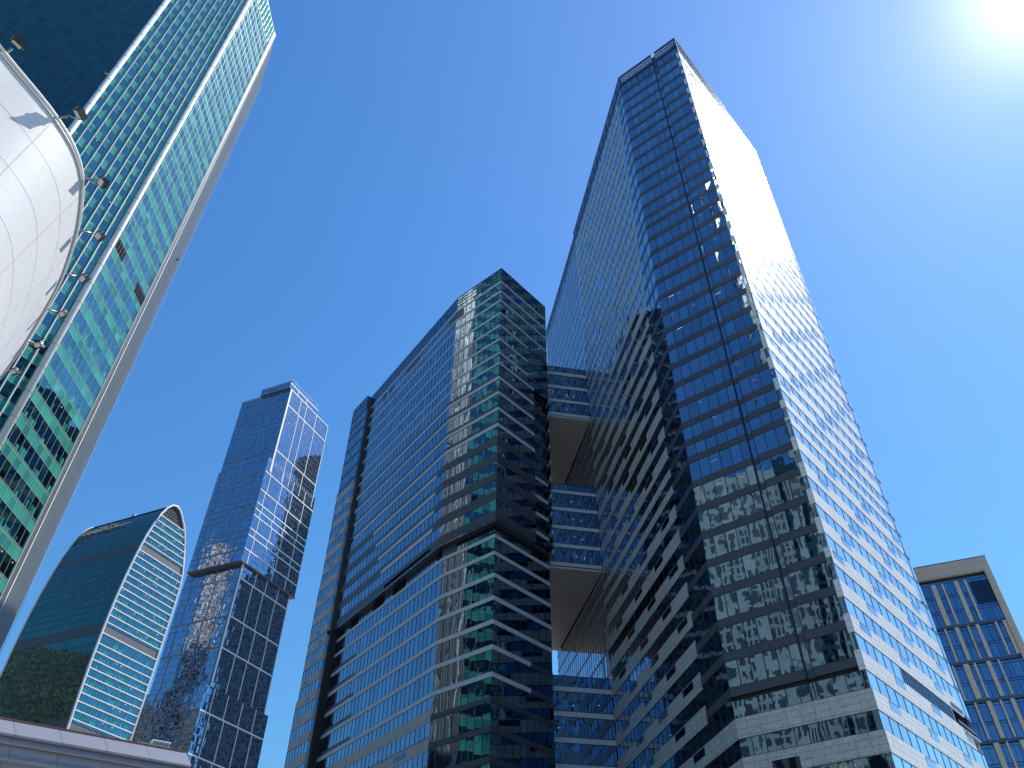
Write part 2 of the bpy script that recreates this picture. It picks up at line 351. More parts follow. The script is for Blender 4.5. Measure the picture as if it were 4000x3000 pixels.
small = []          # (z, builder) for the little windows set into the stone
for i in range(len(FTs)):
    ft = FTs[i]; s0 = ft - .45
    nxt = FTs[i + 1] if i + 1 < len(FTs) else ft + 4.05
    s1 = nxt - .45
    short = (s1 - s0) < 3.5
    h = 1.35 if short else 2.12
    fb_next = ft + .98                     # bottom of the next front window
    tt = float(np.interp(ft, tip_z, tip_t))
    low = ft < 31                           # stone courses run round the front at the foot
    # --- window band of this storey: from the stone top to the next stone bottom, all three faces
    wb = MB()
    z0, z1 = s0 + h, s1
    F_glass = (fb_next, nxt) if not low else (s0 + h, s1)
    fz0, fz1 = F_glass
    if fz1 > 30 or True:
        es = [.63, 2.3, 3.81, 5.35]; es2 = [6.3, 7.4, 8.9, 10.5, 12.15, 13.7, LF]
        for e in ([es, es2] if not low else [[.63, 2.3, 3.81, 5.35, 6.3, 7.4, 8.9, 10.5, 12.15, 13.7, LF]]):
            for k in range(len(e) - 1):
                F_.pane(wb, e[k], e[k + 1], fz0, fz1, 0.0, 2, .011)
                if k: F_.mull(wb, e[k], fz0, fz1, .08, -.02, .05, 1)
            F_.quad(wb, e[0], e[-1], fz0, fz0 + .07, .03, 1); F_.quad(wb, e[0], e[-1], fz1 - .07, fz1, .03, 1)
        F_.pane(wb, .0, .63, z0, z1, 0.0, 2, .008); F_.mull(wb, .63, z0, z1, .06)
    # left face: plain glass near the corner, ribbon between the stone, all glass beyond
    L_.ribbon(wb, 0, tt, fb_next, nxt, 2.0, 0, .06, .07, .006)
    L_.ribbon(wb, tt, 45, z0, z1, 2.0, 0, .08, .06, .006)
    L_.ribbon(wb, 45, LL, s0 + .35, s1, 1.6, 0, 0, .06, .005)
    # right face
    if abs(ft - 33.65) < .1:
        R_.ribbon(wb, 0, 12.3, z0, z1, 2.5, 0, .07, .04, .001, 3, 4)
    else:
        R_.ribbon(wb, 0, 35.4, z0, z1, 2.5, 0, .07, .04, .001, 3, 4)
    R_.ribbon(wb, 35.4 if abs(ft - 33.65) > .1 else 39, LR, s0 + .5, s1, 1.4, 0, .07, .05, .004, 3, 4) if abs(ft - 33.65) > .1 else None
    if i % 5 == 0 and not low: F_.pane(wb, 0, .63, s0, s0 + .9, .03, 2)
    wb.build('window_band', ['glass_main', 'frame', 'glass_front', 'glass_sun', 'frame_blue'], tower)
    # --- stone bands
    sl_ = MB(); L_.slab(sl_, tt, 45 + random.uniform(-.6, .6), s0, s0 + h, -.1, .06)
    if low:
        L_.slab(sl_, 0.0, tt, s0, s0 + h, -.1, .058)
        F_.slab(sl_, 0.0, LF, s0, s0 + h, -.1, .06)
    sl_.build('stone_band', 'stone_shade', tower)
    sr = MB(); R_.slab(sr, 0, 35.4 + random.uniform(-.5, .5), s0, s0 + h, -.1, .06)
    if not low:
        F_.slab(sr, 0.0, .63, s0 + (0 if i % 5 else .9), s0 + h, -.1, .055)
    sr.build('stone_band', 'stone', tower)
    # --- dark metal spandrels on the front and the glazed corner; thin white lines on the far glass
    sp = MB()
    if not low:
        F_.slab(sp, .63, 5.35, ft, fb_next, -.1, .04); F_.slab(sp, 6.3, LF, ft, fb_next, -.1, .04)
        L_.slab(sp, 0, tt, ft, fb_next, -.1, .04)
        # back of the slot
        Fs = Fa(A - F_.n * .32, uF)
        Fs.pane(sp, 5.4, 5.83, ft, nxt, 0, 2, .004); Fs.pane(sp, 5.83, 6.25, ft, nxt, 0, 2, .004); Fs.slab(sp, 5.4, 6.25, ft, fb_next, -.02, .06, 0)
        for tq in (5.37, 6.28):
            F_.slab(sp, tq - .05, tq + .05, ft, nxt, -.32, .04, 1)
    sp.build('spandrel', ['metal_dark', 'frame', 'glass_front'], tower)
    wl = MB(); L_.slab(wl, 45, LL, s0, s0 + .35, -.05, .07)
    wl.build('sill_line', 'alu', tower)
    wl = MB(); R_.slab(wl, 36.0, LR, s0 + .1, s0 + .5, -.05, .05); wl.build('sill_line', 'frame_blue', tower)
    # --- small windows in the stone
    if not short:
        t0 = (2.5 + 4.95 * (i - 8)) % 11.6
        while t0 < 33:
            if t0 > .6: small.append((s0, 'R', t0, 2.95))
            t0 += 11.6
        t0 = tt + 1.0 + (i * 5.3 + random.uniform(-1.2, 1.2)) % 10.5
        while t0 < 40:
            small.append((s0, 'L', t0, 3.75)); t0 += 11.5 + random.uniform(-1.5, 1.5)
small.sort(key=lambda q: q[0])
small = [q for q in small if q[0] > 14]
def small_win(mb, q):
    s0, w, t0, ln = q; fa = R_ if w == 'R' else L_
    fa.pane(mb, t0, t0 + ln, s0 + 1.08, s0 + 1.98, .075, 0, .003)
    fa.slab(mb, t0, t0 + ln, s0 + 1.93, s0 + 2.0, .0, .10, 1); fa.slab(mb, t0, t0 + .06, s0 + 1.08, s0 + 1.93, .0, .09, 1)
for q in small[:98]:
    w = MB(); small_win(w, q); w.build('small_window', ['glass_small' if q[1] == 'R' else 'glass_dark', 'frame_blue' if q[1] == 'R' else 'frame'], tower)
w = MB()
for q in small[98:]: small_win(w, q)
w.build('small_window', ['glass_small', 'frame_blue'], tower)['kind'] = 'stuff'
# dark ribbon and broken-out corner on the sunlit side
w = MB(); R_.ribbon(w, 12.3, 30.2, 35.32, 37.2, .75, .0, .05, .08, .004, 0, 1); w.build('louvre_panel', ['glass_dark', 'frame'], tower)  # window ribbon; dark interior and reflections are put into the glass tint
w = MB(); R_.slab(w, 30.2, 38.2, 34.9, 38.5, -.4, -.3); w.build('recess', 'dark', tower)  # black sheet stands in for the shade inside the open corner
w = MB(); R_.slab(w, 30.4, 34.9, 37.6, 38.1, -.3, .12, 0); R_.slab(w, 31.0, 38.2, 35.6, 36.0, -.3, .15, 0); R_.slab(w, 33, 38.2, 34.75, 34.95, -.3, .3, 1); w.build('balcony_rail', ['metal_dark', 'alu'], tower)
# dark windows in the wide stone of the foot, front face
w = MB()
for t0, t1, z0, z1 in ((8.95, 12.0, 25.0, 26.35),):
    F_.pane(w, t0, t1, z0, z1, .075)
w.build('dark_window', 'glass_dark', tower)
for (t0, ln, z) in ((30.0, 5.2, 98.0), (21, 6.0, 117.4), (12.0, 5.0, 131.9), (26, 4.4, 150), (33, 4.0, 160), (15, 3, 168.3)):
    s0 = [f for f in FTs if f < z][-1] - .45
    w = MB(); L_.pane(w, t0, t0 + ln, s0 + 2.12, s0 + 4.0, .05); w.build('louvre_panel', 'glass_dark', tower)
# crown: louvre screens, the lower rows backed by dark glass, the upper rows open to the sky
zc = FTs[-1] + 4.2
def crown(fa, t0, t1, zb, ztop, step, parent):
    w = MB(); n = max(1, round((t1 - t0) / step)); d = (t1 - t0) / n
    zm = (zb + ztop) / 2
    z = zb + .3
    while z < ztop - .2:
        fa.slab(w, t0, t1, z, z + (.34 if z > zm else .52), -.28, .02, 0); z += 1.15
    for i in range(n + 1):
        fa.slab(w, t0 + i * d - .06, t0 + i * d + .06, zb, ztop, -.3, .06, 1)
    fa.slab(w, t0, t1, ztop - .16, ztop, -.3, .08, 1); fa.slab(w, t0, t1, zm - .1, zm + .1, -.3, .05, 1)
    for i in range(n): fa.pane(w, t0 + i * d, t0 + (i + 1) * d, zb, zm, -.32, 2)
    w.build('louvre_screen', ['slat_blue', 'frame', 'glass_main'], parent)
w = MB(); Fs = Fa(A - F_.n * .32, uF); Fs.quad(w, 5.4, 6.25, 171, ROOF - 1.2, 0, 0)
for tq in (5.37, 6.28): F_.slab(w, tq - .05, tq + .05, 171, ROOF - .6, -.32, .05, 0)
w.build('slot_panel', 'metal_dark', tower)
crown(F_, 0, 5.35, 172.6, ROOF, 1.65, tower); crown(F_, 6.3, LF, 172.6, ROOF, 1.6, tower)
crown(L_, 0, 46.6, 172.6, ROOF, 3.2, tower); crown(L_, 46.6, LL, 172.6, 178.4, 3.2, tower)
crown(R_, 0, 23.5, 174.8, ROOF, 1.5, tower); crown(R_, 23.5, LR, 174.8, ROOF - .7, 1.5, tower)
# ceiling lights glowing behind the front glass are modelled as lit fittings set at the panes
def lamp_mat(name, col, st):
    m, nt, out = newmat(name); e = N(nt, 'Emission'); e.inputs[0].default_value = c4(col); e.inputs[1].default_value = st
    nt.links.new(e.outputs[0], out.inputs[0]); return m
M['lit'] = lamp_mat('lit_ceiling_lamp', (1.0, 0.93, 0.80), 0.7)
def spots(fa, pts, parent, r=.07):
    for (t, z) in pts:
        w = MB(); fa.slab(w, t - r, t + r, z - r * .8, z + r * .8, 0, .03); w.build('ceiling_lamp', 'lit', parent)
fl = [f for f in FTs if 37 < f < 160]
pts = []
for k in range(46):
    f = random.choice(fl); t = random.choice((1.5, 3.0, 4.6, 7.9, 9.7, 11.3, 12.9)) + random.uniform(-.4, .4); z = f + .98 + random.uniform(1.7, 2.6)
    pts += [(t, z), (t + .3, z + .05)]
spots(F_, pts[:44], tower, .035)
for (t, z) in ((4.6, 95.2), (12.4, 100.1), (9.2, 124.3), (12.3, 124.3), (12.0, 92.0)):
    w = MB(); F_.slab(w, t, t + 1.0, z, z + .05, 0, .03); w.build('strip_lamp', 'lit', tower)

# ================================================================== shorter office tower (middle)
P = np.array([-2.63, 114.2]); Q = P + dirv(41.2) * 15.9
S = P + dirv(-48.6) * 13.85; T = np.array([-38.22, 159.6]); U = np.array([-39.44, 159.33]); V = np.array([-44.3, 166.0])
mid = thing('office_block', 'mid-height blue glass office block with thin white floor bands and a sharp front corner', 'building', (P[0], P[1], 0))
Mr, M1, M2, M3 = Fa(P, Q - P), Fa(P, S - P), Fa(S, T - S), Fa(U, V - U, toward=(-60, 60))
L1, L2, L3 = 13.85, float(np.linalg.norm(T - S)), float(np.linalg.norm(V - U))
def lower(fa, d=-1.0): 
    q = Fa(fa.O, fa.u); q.n = fa.n; q.flip = fa.flip; q.O = fa.O + fa.n * d; return q
# inset corner points of the lower block (1 m behind the upper faces)
def isect(f1, f2):
    m = np.array([f1.u, -f2.u]).T; a, b = np.linalg.solve(m, f2.O - f1.O); return f1.O + f1.u * a
lr, l1, l2 = lower(Mr), lower(M1), lower(M2)
Pl = isect(lr, l1); Sl = isect(l1, l2)
Ql = Q - Mr.n * 1.0; Tl = T - M2.n * 1.0 + M2.u * 1.0
lr, l1, l2 = Fa(Pl, Ql - Pl), Fa(Pl, Sl - Pl), Fa(Sl, Tl - Sl)
Lr_, L1_, L2_ = [float(np.linalg.norm(x)) for x in (Ql - Pl, Sl - Pl, Tl - Sl)]
back = dirv(-9.8); Qb = Q + back * 40; Vb = V + dirv(50) * 26
cm = (P + Q + T + S) / 4 + np.array([3, 14])
Sd0 = Fa(Q, back, toward=(20, 130))
w = MB()
w.prism([inset(P, cm), P + Mr.u * 11.0 - Mr.n * .5, P + Mr.u * 11.0 - Mr.n * 1.4, Q - Mr.n * 1.4 - Mr.u * .4, Qb - Sd0.n * .4, inset(Vb, cm), inset(V, cm), inset(U, cm, 1.2), inset(T, cm, 1.6), inset(S, cm)], 72.75, 137.5, 0, 1)
w.prism([inset(Pl, cm), Ql - lr.n * .4 - lr.u * .4, Qb - Sd0.n * .4, inset(Vb, cm), inset(V, cm), inset(U, cm, 1.2), inset(Tl, cm, 1.6), inset(Sl, cm)], 0, 72.6, 0, 1)
w.build('wall', ['core', 'roof'], mid)
w = MB()
for za, zb in ((0, 60), (60, 86), (86, 112.5), (112.5, 140)): M3.slab(w, L3 + (0 if za > 112 else .5 if za > 80 else .9 if za > 50 else 1.6) - .12, L3 + (0 if za > 112 else .5 if za > 80 else .9 if za > 50 else 1.6), za, zb, -.4, .08)
w.build('edge_frame', 'frame', mid)
Sd = Fa(Q, back, toward=(20, 130))            # the side towards the tall tower
Sdl = Fa(Ql, back, toward=(20, 130))
BU = [(135.56, 134.92), (132.39, 131.71), (129.3, 128.69), (125.19, 124.6), (121.31, 120.73), (117.2, 116.6), (113.18, 112.6), (110.25, 109.7)]
BD = [(107.1, 106.37, 105.61), (103.12, 102.31, 101.63), (98.81, 98.19, 97.48), (94.92, 94.23, 93.44), (90.92, 90.25, 89.39), (87.0, 86.22, 85.31), (82.79, 82.08, 81.2), (78.89, 78.12, 77.11), (74.7, 73.88, 73.07)]
BL = [(70.85, 70.15), (67.55, 66.86), (63.5, 62.75), (59.45, 58.7), (55.4, 54.65), (51.3, 50.55), (47.05, 46.3), (43.32, 42.62), (39.2, 38.38), (35.05, 34.21), (31.0, 30.2), (26.9, 26.1), (22.9, 22.1), (18.8, 18.0), (14.8, 14.0)]
def tend3(z): return L3 + (0.0 if z > 112.5 else .5 if z > 86 else .9 if z > 60 else 1.6)
def slotwin(mb, z0, z1):
    # glazed return in the notch between the long face and the left wing
    Ts = T - M2.n * 0.7
    f = Fa(T, Ts - T, toward=(-60, 120)); f.ribbon(mb, 0, .7, z0, z1, .7, 0, .06, .06, .004, 0, 1)
    f2 = Fa(Ts, U - M3.n * .0 - Ts); f2.ribbon(mb, 0, float(np.linalg.norm(U - Ts)), z0, z1, 1.3, 0, .06, .06, .004, 0, 1)
def retn(mb, z0, z1):
    Ts = T - M2.n * .7; f2 = Fa(Ts, U - Ts); L = float(np.linalg.norm(U - Ts)); f2.slab(mb, L * .45, L, z0, z1, -.05, .08, 0)
zs = []
for a, b in BU: zs.append((a, a, b))
zs += [tuple(q) for q in BD]
for i, (ztop, zw, zb) in enumerate(zs):
    white = i < 12
    zn = zs[i + 1][0] if i + 1 < len(zs) else 72.67
    zbn = zs[i + 1][2] if i + 1 < len(zs) else 70.1
    bd = MB(); dk = MB(); sb = MB()
    # bands
    rend = 15.9 if i < 4 else (9.15 if i < 7 else 11.0)
    if white:
        Mr.slab(bd, 0, rend, zb, zw, -.1, .06); M1.slab(bd, 0, L1, zb, zw, -.1, .06)
        t2 = L2 - 0.2 if i < 8 else L2 - .2 - (i - 8) * 1.0
        M2.slab(bd, 0, t2, zb, zw, -.1, .06)
        if ztop > zw:
            Mr.slab(dk, 0, rend, zw, ztop, -.1, .05); M1.slab(dk, 0, L1, zw, ztop, -.1, .05); M2.slab(dk, 0, L2, zw, ztop, -.1, .05)
    else:
        t2 = 30 - (i - 12) * 2.2
        M2.slab(bd, 3, t2, zb + .1, zw, -.1, .06) if i < 16 else None
        Mr.slab(dk, 0, rend, zb, ztop, -.1, .05); M1.slab(dk, 0, L1, zb, ztop, -.1, .05)
        M2.slab(dk, 0, 3, zb, ztop, -.1, .05); M2.slab(dk, 3, t2, zw, ztop, -.1, .05); M2.slab(dk, t2, L2, zb, ztop, -.1, .05)
        Mr.slab(dk, 0, rend, zw - .02, zw + .02, -.1, .07, 1); M1.slab(dk, 0, L1, zw - .02, zw + .02, -.1, .07, 1)
    if rend < 15:
        sh = -.9 if ztop < 112.6 else 0
        if ztop < 89.5:
            zq = ztop + 1.9
            Fa(P + Mr.n * sh, Mr.u).slab(bd, rend, 15.9, zq - .7, zq, -.1, .06)
        else: Fa(P + Mr.n * sh, Mr.u).slab(dk, rend, 15.9, zb - .25, ztop - .25, -.1, .05)
    Sd.slab(bd, 0, 40, zb, zw, -.1, .06)
    if bd.f: bd.build('white_band', 'alu', mid)
    if dk.f: dk.build('dark_band', ['metal_dark', 'frame'], mid)
    # left wing
    if ztop > 112.6: M3.slab(sb, 0, tend3(zb), zb, zb + .7, -.1, .05, 1)
    else: M3.slab(sb, 0, tend3(zb) - .1, zb - .2, zb + 1.75, -.1, .06, 0); retn(sb, zb - .2, zb + 1.75)
    sb.build('stone_band', ['stone_warm', 'metal_dark'], mid)
    wb = MB()
    z0, z1 = zn, zb
    M1.ribbon(wb, 0, L1, z0, z1, 1.54, 0, .06, .06, .007); M2.ribbon(wb, 0, L2, z0, z1, 1.57, 0, .06, .06, .004)
    Mr.ribbon(wb, 0, rend, z0, z1, 1.6, 0, .06, .06, .006)
    if rend < 15: Fa(P + Mr.n * (-.9 if ztop < 112.6 else 0), Mr.u).ribbon(wb, rend, 15.9, zn - .3, z1 + .2, 1.6, 0, .06, .06, .006)
    M3.ribbon(wb, 0, tend3(z0), zbn + (.7 if zn > 112.6 else 1.75), zb - (0 if ztop > 112.6 else .2), 1.5, 0, .06, .06, .004)
    Sd.ribbon(wb, 0, 40, z0, z1, 3.2, 0, .06, .06, .004)
    slotwin(wb, zn, ztop - .08)
    wb.build('window_band', ['glass_mid', 'frame', 'glass_dark'], mid)
    if ztop < 112 and i % 2 == 0:
        w = MB(); t0 = 2.0 + (i * 1.7) % 3.2; M3.pane(w, t0, t0 + 2.0, zb + .45, zb + 1.15, .075); w.build('small_window', 'glass_dark', mid)
# dark service panels in the top storeys
for (fa, t0, t1, z0, z1) in ((M1, 11.6, 13.85, 132.5, 134.8), (M2, 0, 3.3, 132.5, 134.8), (M2, 17.5, 24.0, 132.5, 134.8), (M2, 31.0, 33, 132.5, 134.8), (M2, 34.8, 36.6, 132.5, 134.8)):
    w = MB(); fa.slab(w, t0, t1, z0, z1, 0, .07); w.build('louvre_panel', 'metal_dark', mid)
def crown2(fa, t0, t1, zb, zt, step):
    w = MB(); n = max(1, round((t1 - t0) / step)); d = (t1 - t0) / n; rows = 4; h = (zt - zb) / rows
    for r in range(rows):
        for i in range(n): fa.pane(w, t0 + i * d, t0 + (i + 1) * d, zb + r * h, zb + (r + 1) * h, 0, 0, .004)
        fa.slab(w, t0, t1, zb + (r + 1) * h - .12, zb + (r + 1) * h, -.2, .08, 1)
    for i in range(1, n): fa.mull(w, t0 + i * d, zb, zt, .06)
    w.build('louvre_screen', ['glass_mid', 'frame'], mid)
crown2(Mr, 0, 15.9, 135.56, 140, 1.6); crown2(M1, 0, L1, 135.56, 140, 1.54); crown2(M2, 0, L2, 135.56, 140, 1.57); crown2(M3, 0, L3, 134.2, 140, 1.5); crown2(Sd, 0, 40, 135.56, 140, 3)
w = MB()
Ts = T - M2.n * 1.3
f2 = Fa(Ts, U - Ts); f2.ribbon(w, 0, float(np.linalg.norm(U - Ts)), 135.5, 139.8, 1.3, 0, .06, .06, .004, 0, 1)
f = Fa(T, Ts - T, toward=(-60, 120)); f.ribbon(w, 0, 1.3, 135.5, 139.8, 1.3, 0, .06, .06, .004, 0, 1)
w.build('louvre_screen', ['glass_dark', 'frame'], mid)
# overhang: soffit and recessed storey
w = MB(); w.prism([P, Q, Qb, Vb, T, S], 72.55, 72.72); w.build('soffit', 'metal_dark', mid)
w = MB()
for fa, ln in ((lr, Lr_), (l1, L1_), (l2, L2_)):
    fa.ribbon(w, 0, ln, 70.85, 72.55, 1.57, 0, .05, .06, .006)
w.build('window_band', ['glass_mid', 'frame'], mid)
for (t0, t1) in ((0.3, 1.9), (13.5, 18.5), (22.5, 27), (33.5, 37.5)):
    w = MB(); l2.slab(w, t0, t1, 70.85, 72.55, 0, .07); w.build('louvre_panel', 'dark', mid)
w = MB(); l1.slab(w, 9.2, L1_, 70.85, 72.55, 0, .07); w.build('louvre_panel', 'metal_dark', mid)
for i, (zt, zb) in enumerate(BL):
    zn = BL[i + 1][0] if i + 1 < len(BL) else 10
    bd = MB(); dk = MB(); sb = MB(); wb = MB()
    if i < 7:
        lr.slab(bd, 0, Lr_ if i < 5 else 9.2, zb, zt, -.1, .06); l1.slab(bd, 0, L1_, zb, zt, -.1, .06); l2.slab(bd, 0, L2_, zb, zt, -.1, .06)
        Sdl.slab(bd, 0, 40, zb, zt, -.1, .06)
        if i >= 5: lr.slab(dk, 9.2, Lr_, zb - .1, zt, -.1, .05)
        if i > 1: l2.slab(dk, 33.5 - .6 * i, L2_, zt, zt + .75, -.1, .05)
        s_top = zt
    else:
        lr.slab(dk, 0, Lr_, zb, zt, -.1, .05); l1.slab(dk, 0, L1_, zb, zt, -.1, .05)
        t2 = L2_ if i > 8 else L2_
        l2.slab(sb, 0, t2, zb - .2, zb + 1.75, -.1, .06, 0)
    M3.slab(sb, 0, tend3(zb) - .1, zb - .2, zb + 1.75, -.1, .06, 0); retn(sb, zb - .2, zb + 1.75)
    for bld, nm, mt in ((bd, 'white_band', 'alu'), (dk, 'dark_band', 'metal_dark'), (sb, 'stone_band', 'stone_warm')):
        if bld.f: bld.build(nm, mt, mid)
    lr.ribbon(wb, 0, Lr_, zn, zb, 1.6, 0, .06, .06, .006); l1.ribbon(wb, 0, L1_, zn, zb, 1.54, 0, .06, .06, .007)
    l2.ribbon(wb, 0, L2_, zn if i < 6 else zn + 1.0, zb, 1.57, 0, .06, .06, .004); M3.ribbon(wb, 0, tend3(zb), zn + 1.0, zb - .2, 1.5, 0, .06, .06, .004)
    Sdl.ribbon(wb, 0, 40, zn, zb, 3.2, 0, .06, .06, .004)
    slotwin(wb, zn, zt - .06)
    wb.build('window_band', ['glass_mid', 'frame', 'glass_dark'], mid)
    w = MB(); t0 = 1.2 + (i * 2.3) % 5; M3.pane(w, t0, t0 + 2.2, zb + .4, zb + 1.15, .075); w.build('small_window', 'glass_dark', mid)
    if i > 7:
        w = MB(); t0 = 3.0 + (i * 5) % 9; l2.pane(w, t0, t0 + 4.2, zb + .4, zb + 1.3, .075); w.build('small_window', 'glass_dark', mid)

# ================================================================== three link bridges between the two
def bridge(name, label, zs, zroof, zsoff, lights):
    J = B + uL * 44.8; ub = dirv(260); ln = 20.0; dep = 37.0
    b = thing('link_bridge', label, 'bridge', (J[0], J[1], zsoff), 'glazed link bridges between the two office buildings')
    fb = Fa(J, ub)
    def pl(t, d): q = J + ub * t - fb.n * d; return q
    w = MB(); w.prism([pl(.15, .3), pl(ln, .3), pl(ln, dep), pl(.15, dep)], zsoff + .1, zroof - 1.0, 0, 1); w.build('wall', ['core', 'roof'], b)
    w = MB(); w.prism([pl(.12, 0), pl(ln, 0), pl(ln, dep), pl(.12, dep)], zsoff - .12, zsoff + .06); w.build('soffit', 'soffit', b)
    w = MB(); fb.slab(w, .12, ln, zsoff - .02, zsoff + .22, -.1, .12, 0); fb.slab(w, .12, ln, zsoff + .22, zs[-1][1], -.1, .03, 1); w.build('edge_trim', ['alu', 'frame'], b)
    es = [.12, 1.15, 2.8, 4.4, 6.0, 7.65, 9.5, 11.2, 12.8, 14.4, 16, 17.6, ln]
    top = zroof
    for k, (zt, zb) in enumerate(zs):
        w = MB(); fb.slab(w, .12, ln, zb, zt, -.1, .07)
        w.build('white_band', 'alu_panel' if 'alu_panel' in M else 'alu', b)
        w = MB()
        for q in range(len(es) - 1):
            fb.pane(w, es[q], es[q + 1], zt, top, 0, 0, .006)
            if q: fb.mull(w, es[q], zt, top, .07)
        fb.quad(w, es[0], es[-1], zt, zt + .12, .04, 1); fb.quad(w, es[0], es[-1], top - .12, top, .04, 1)
        w.build('window_band', ['glass_main', 'frame'], b)
        top = zb
    spots(fb, lights, b, .055)
    return b
M['alu_panel'] = stone('pale_aluminium_cassette', (0.50, 0.52, 0.57), (0.55, 0.57, 0.61), 1.62, 50, rough=0.32, joint=(0.14, 0.15, 0.17), vein=0.02)
bridge('b', 'highest link bridge between the two office towers, with a bronze underside', [(123.4, 122.5), (119.25, 118.45), (115.05, 114.3), (111.15, 110.4)], 125.13, 109.9,
       [(3.5, 116.6), (3.5, 116.2), (5.1, 116.8), (5.1, 116.4), (8.3, 117.2), (9.3, 117.6), (3.4, 112.5), (5.2, 112.4)])
bridge('b', 'middle link bridge with five white bands, crossing below the highest one', [(90.5, 89.8), (86.4, 85.65), (82.2, 81.45), (78.1, 77.35), (74.1, 73.4)], 92.08, 72.9,
       [(5.2, 88.0), (5.5, 88.0), (3.8, 87.7), (3.6, 83.7), (5.2, 84.0), (3.6, 79.5), (5.1, 80.0), (3.4, 75.3), (3.4, 75.6), (5.0, 75.5), (5.0, 75.8)])
bridge('b', 'lowest link bridge, cut off by the bottom edge of the photo', [(50.65, 49.85), (46.55, 45.75), (42.45, 41.65), (38.4, 37.6), (34.3, 33.5), (30.3, 29.5), (26.2, 25.4)], 52.55, 24.8, [(2.5, 47.9), (7.0, 47.6), (9.6, 43.9)])

# ================================================================== green glass tower (left)
G2 = np.array([-81.5, 97.5]); uGr = dirv(-1.0); uGm = -dirv(27.0); WG, WM = 17.6, 17.5
G1 = G2 + uGm * WM; GE = G2 + uGr * WG
uGl = -dirv(70.0)
green = thing('green_glass_tower', 'towering turquoise glass building with upright silver fins, rising out of the top left', 'building', (G2[0], G2[1], 0))
Gr, Gm, Gl = Fa(G2, uGr), Fa(G2, uGm), Fa(G1, uGl)
GT = 265.0
# round fin-lined end beyond the right face
arc = [GE]
for k in range(1, 25):
    a = -14 - 27 * k / 24.0
    arc.append(arc[-1] + dirv(a) * 1.0)
w = MB(); cg = G2 + np.array([-22, 10])
w.prism([inset(G2, cg, .5), inset(GE, cg, .5)] + [inset(q, cg, .5) for q in arc[2::4]] + [arc[-1] + dirv(-110) * 18, G1 + uGl * 62 + dirv(-20) * 12, inset(G1 + uGl * 60, cg, .3), inset(G1, cg, .5)], 0, 252, 0, 1)
w.build('wall', ['core', 'roof'], green)
zk = [80.9 + 5.52 * k for k in range(-13, 32)]
lou = {(8, 0): (.5, 5.5), (8, 1): (13.1, 17.6)}
for k, z in enumerate(zk):
    wb, sp = MB(), MB()
    kk = k - 13
    for fa, ln, st in ((Gr, WG, 1.76), (Gm, WM, 1.94)):
        n = round(ln / st); d = ln / n
        for i in range(n):
            fa.pane(sp, i * d, (i + 1) * d, z, z + 1.8, 0, 0, .004); fa.pane(sp, i * d, (i + 1) * d, z + 1.8, z + 2.35, 0, 0, .003)
            fa.pane(wb, i * d, (i + 1) * d, z + 2.35, z + 5.52, 0, 0, .007)
            # desks, boards and half-drawn blinds standing right behind the glass
            if random.random() < (.42 if fa is Gr else .3):
                h = random.uniform(.5, 1.7); t0 = i * d + random.uniform(.1, .5)
                for q in range(random.choice((1, 2, 3))):
                    if t0 > (i + 1) * d - .3: break
                    ww = random.choice((.22, .3, .6)); fa.pane(wb, t0, min(t0 + ww, (i + 1) * d - .1), z + 2.35, z + 2.35 + h, .012, 2, 0); t0 += ww + .15
            if fa is Gr and i:
                fa.mull(sp, i * d, z, z + 2.35, .05, -.02, .05, 1); fa.mull(wb, i * d, z + 2.35, z + 5.52, .05, -.02, .05, 1)
        for zz in (z, z + 1.8, z + 2.35): fa.slab(sp, 0, ln, zz - .03, zz + .03, -.02, .045, 1)
    wb.build('window_band', ['glass_green', 'fin', 'teal'], green)
    sp.build('spandrel', ['teal', 'fin'], green)
    lw = MB(); Gl.ribbon(lw, 0, 62, z, z + 2.3, 2.0, 0, .07, .09, .004, 0, 1); Gl.ribbon(lw, 0, 62, z + 2.3, z + 5.52, 2.0, 0, .07, .09, .004, 0, 1)
    lw.build('window_band', ['glass_teal_dark', 'frame_teal'], green)
for (t0, t1, zb) in ((.4, 5.4, 127.4), (13.1, WG - .1, 127.1)):
    w = MB(); Gr.slab(w, t0, t1, zb, zb + 2.7, 0, .05, 0)
    for q in range(6): Gr.slab(w, t0 + q * (t1 - t0) / 5 - .06, t0 + q * (t1 - t0) / 5 + .06, zb, zb + 2.7, .05, .1, 1)
    w.build('louvre_panel', ['dark', 'frame'], green)
w = MB()
for fa, ln in ((Gr, WG), (Gm, WM)):
    n = 10; d = ln / n
    for i in range(n):
        for r in range(5): fa.pane(w, i * d, (i + 1) * d, 254.5 + r * 2.1, 254.5 + (r + 1) * 2.1, -.02, 2, .004)
        for r in range(3): fa.slab(w, i * d + .5, i * d + .72, 255 + r * 3.4, 257.6 + r * 3.4, -.0, .12, 1)
    fa.slab(w, 0, ln, GT - .15, GT, -.2, .1, 0)
w.build('louvre_screen', ['fin', 'white_bar', 'teal'], green)
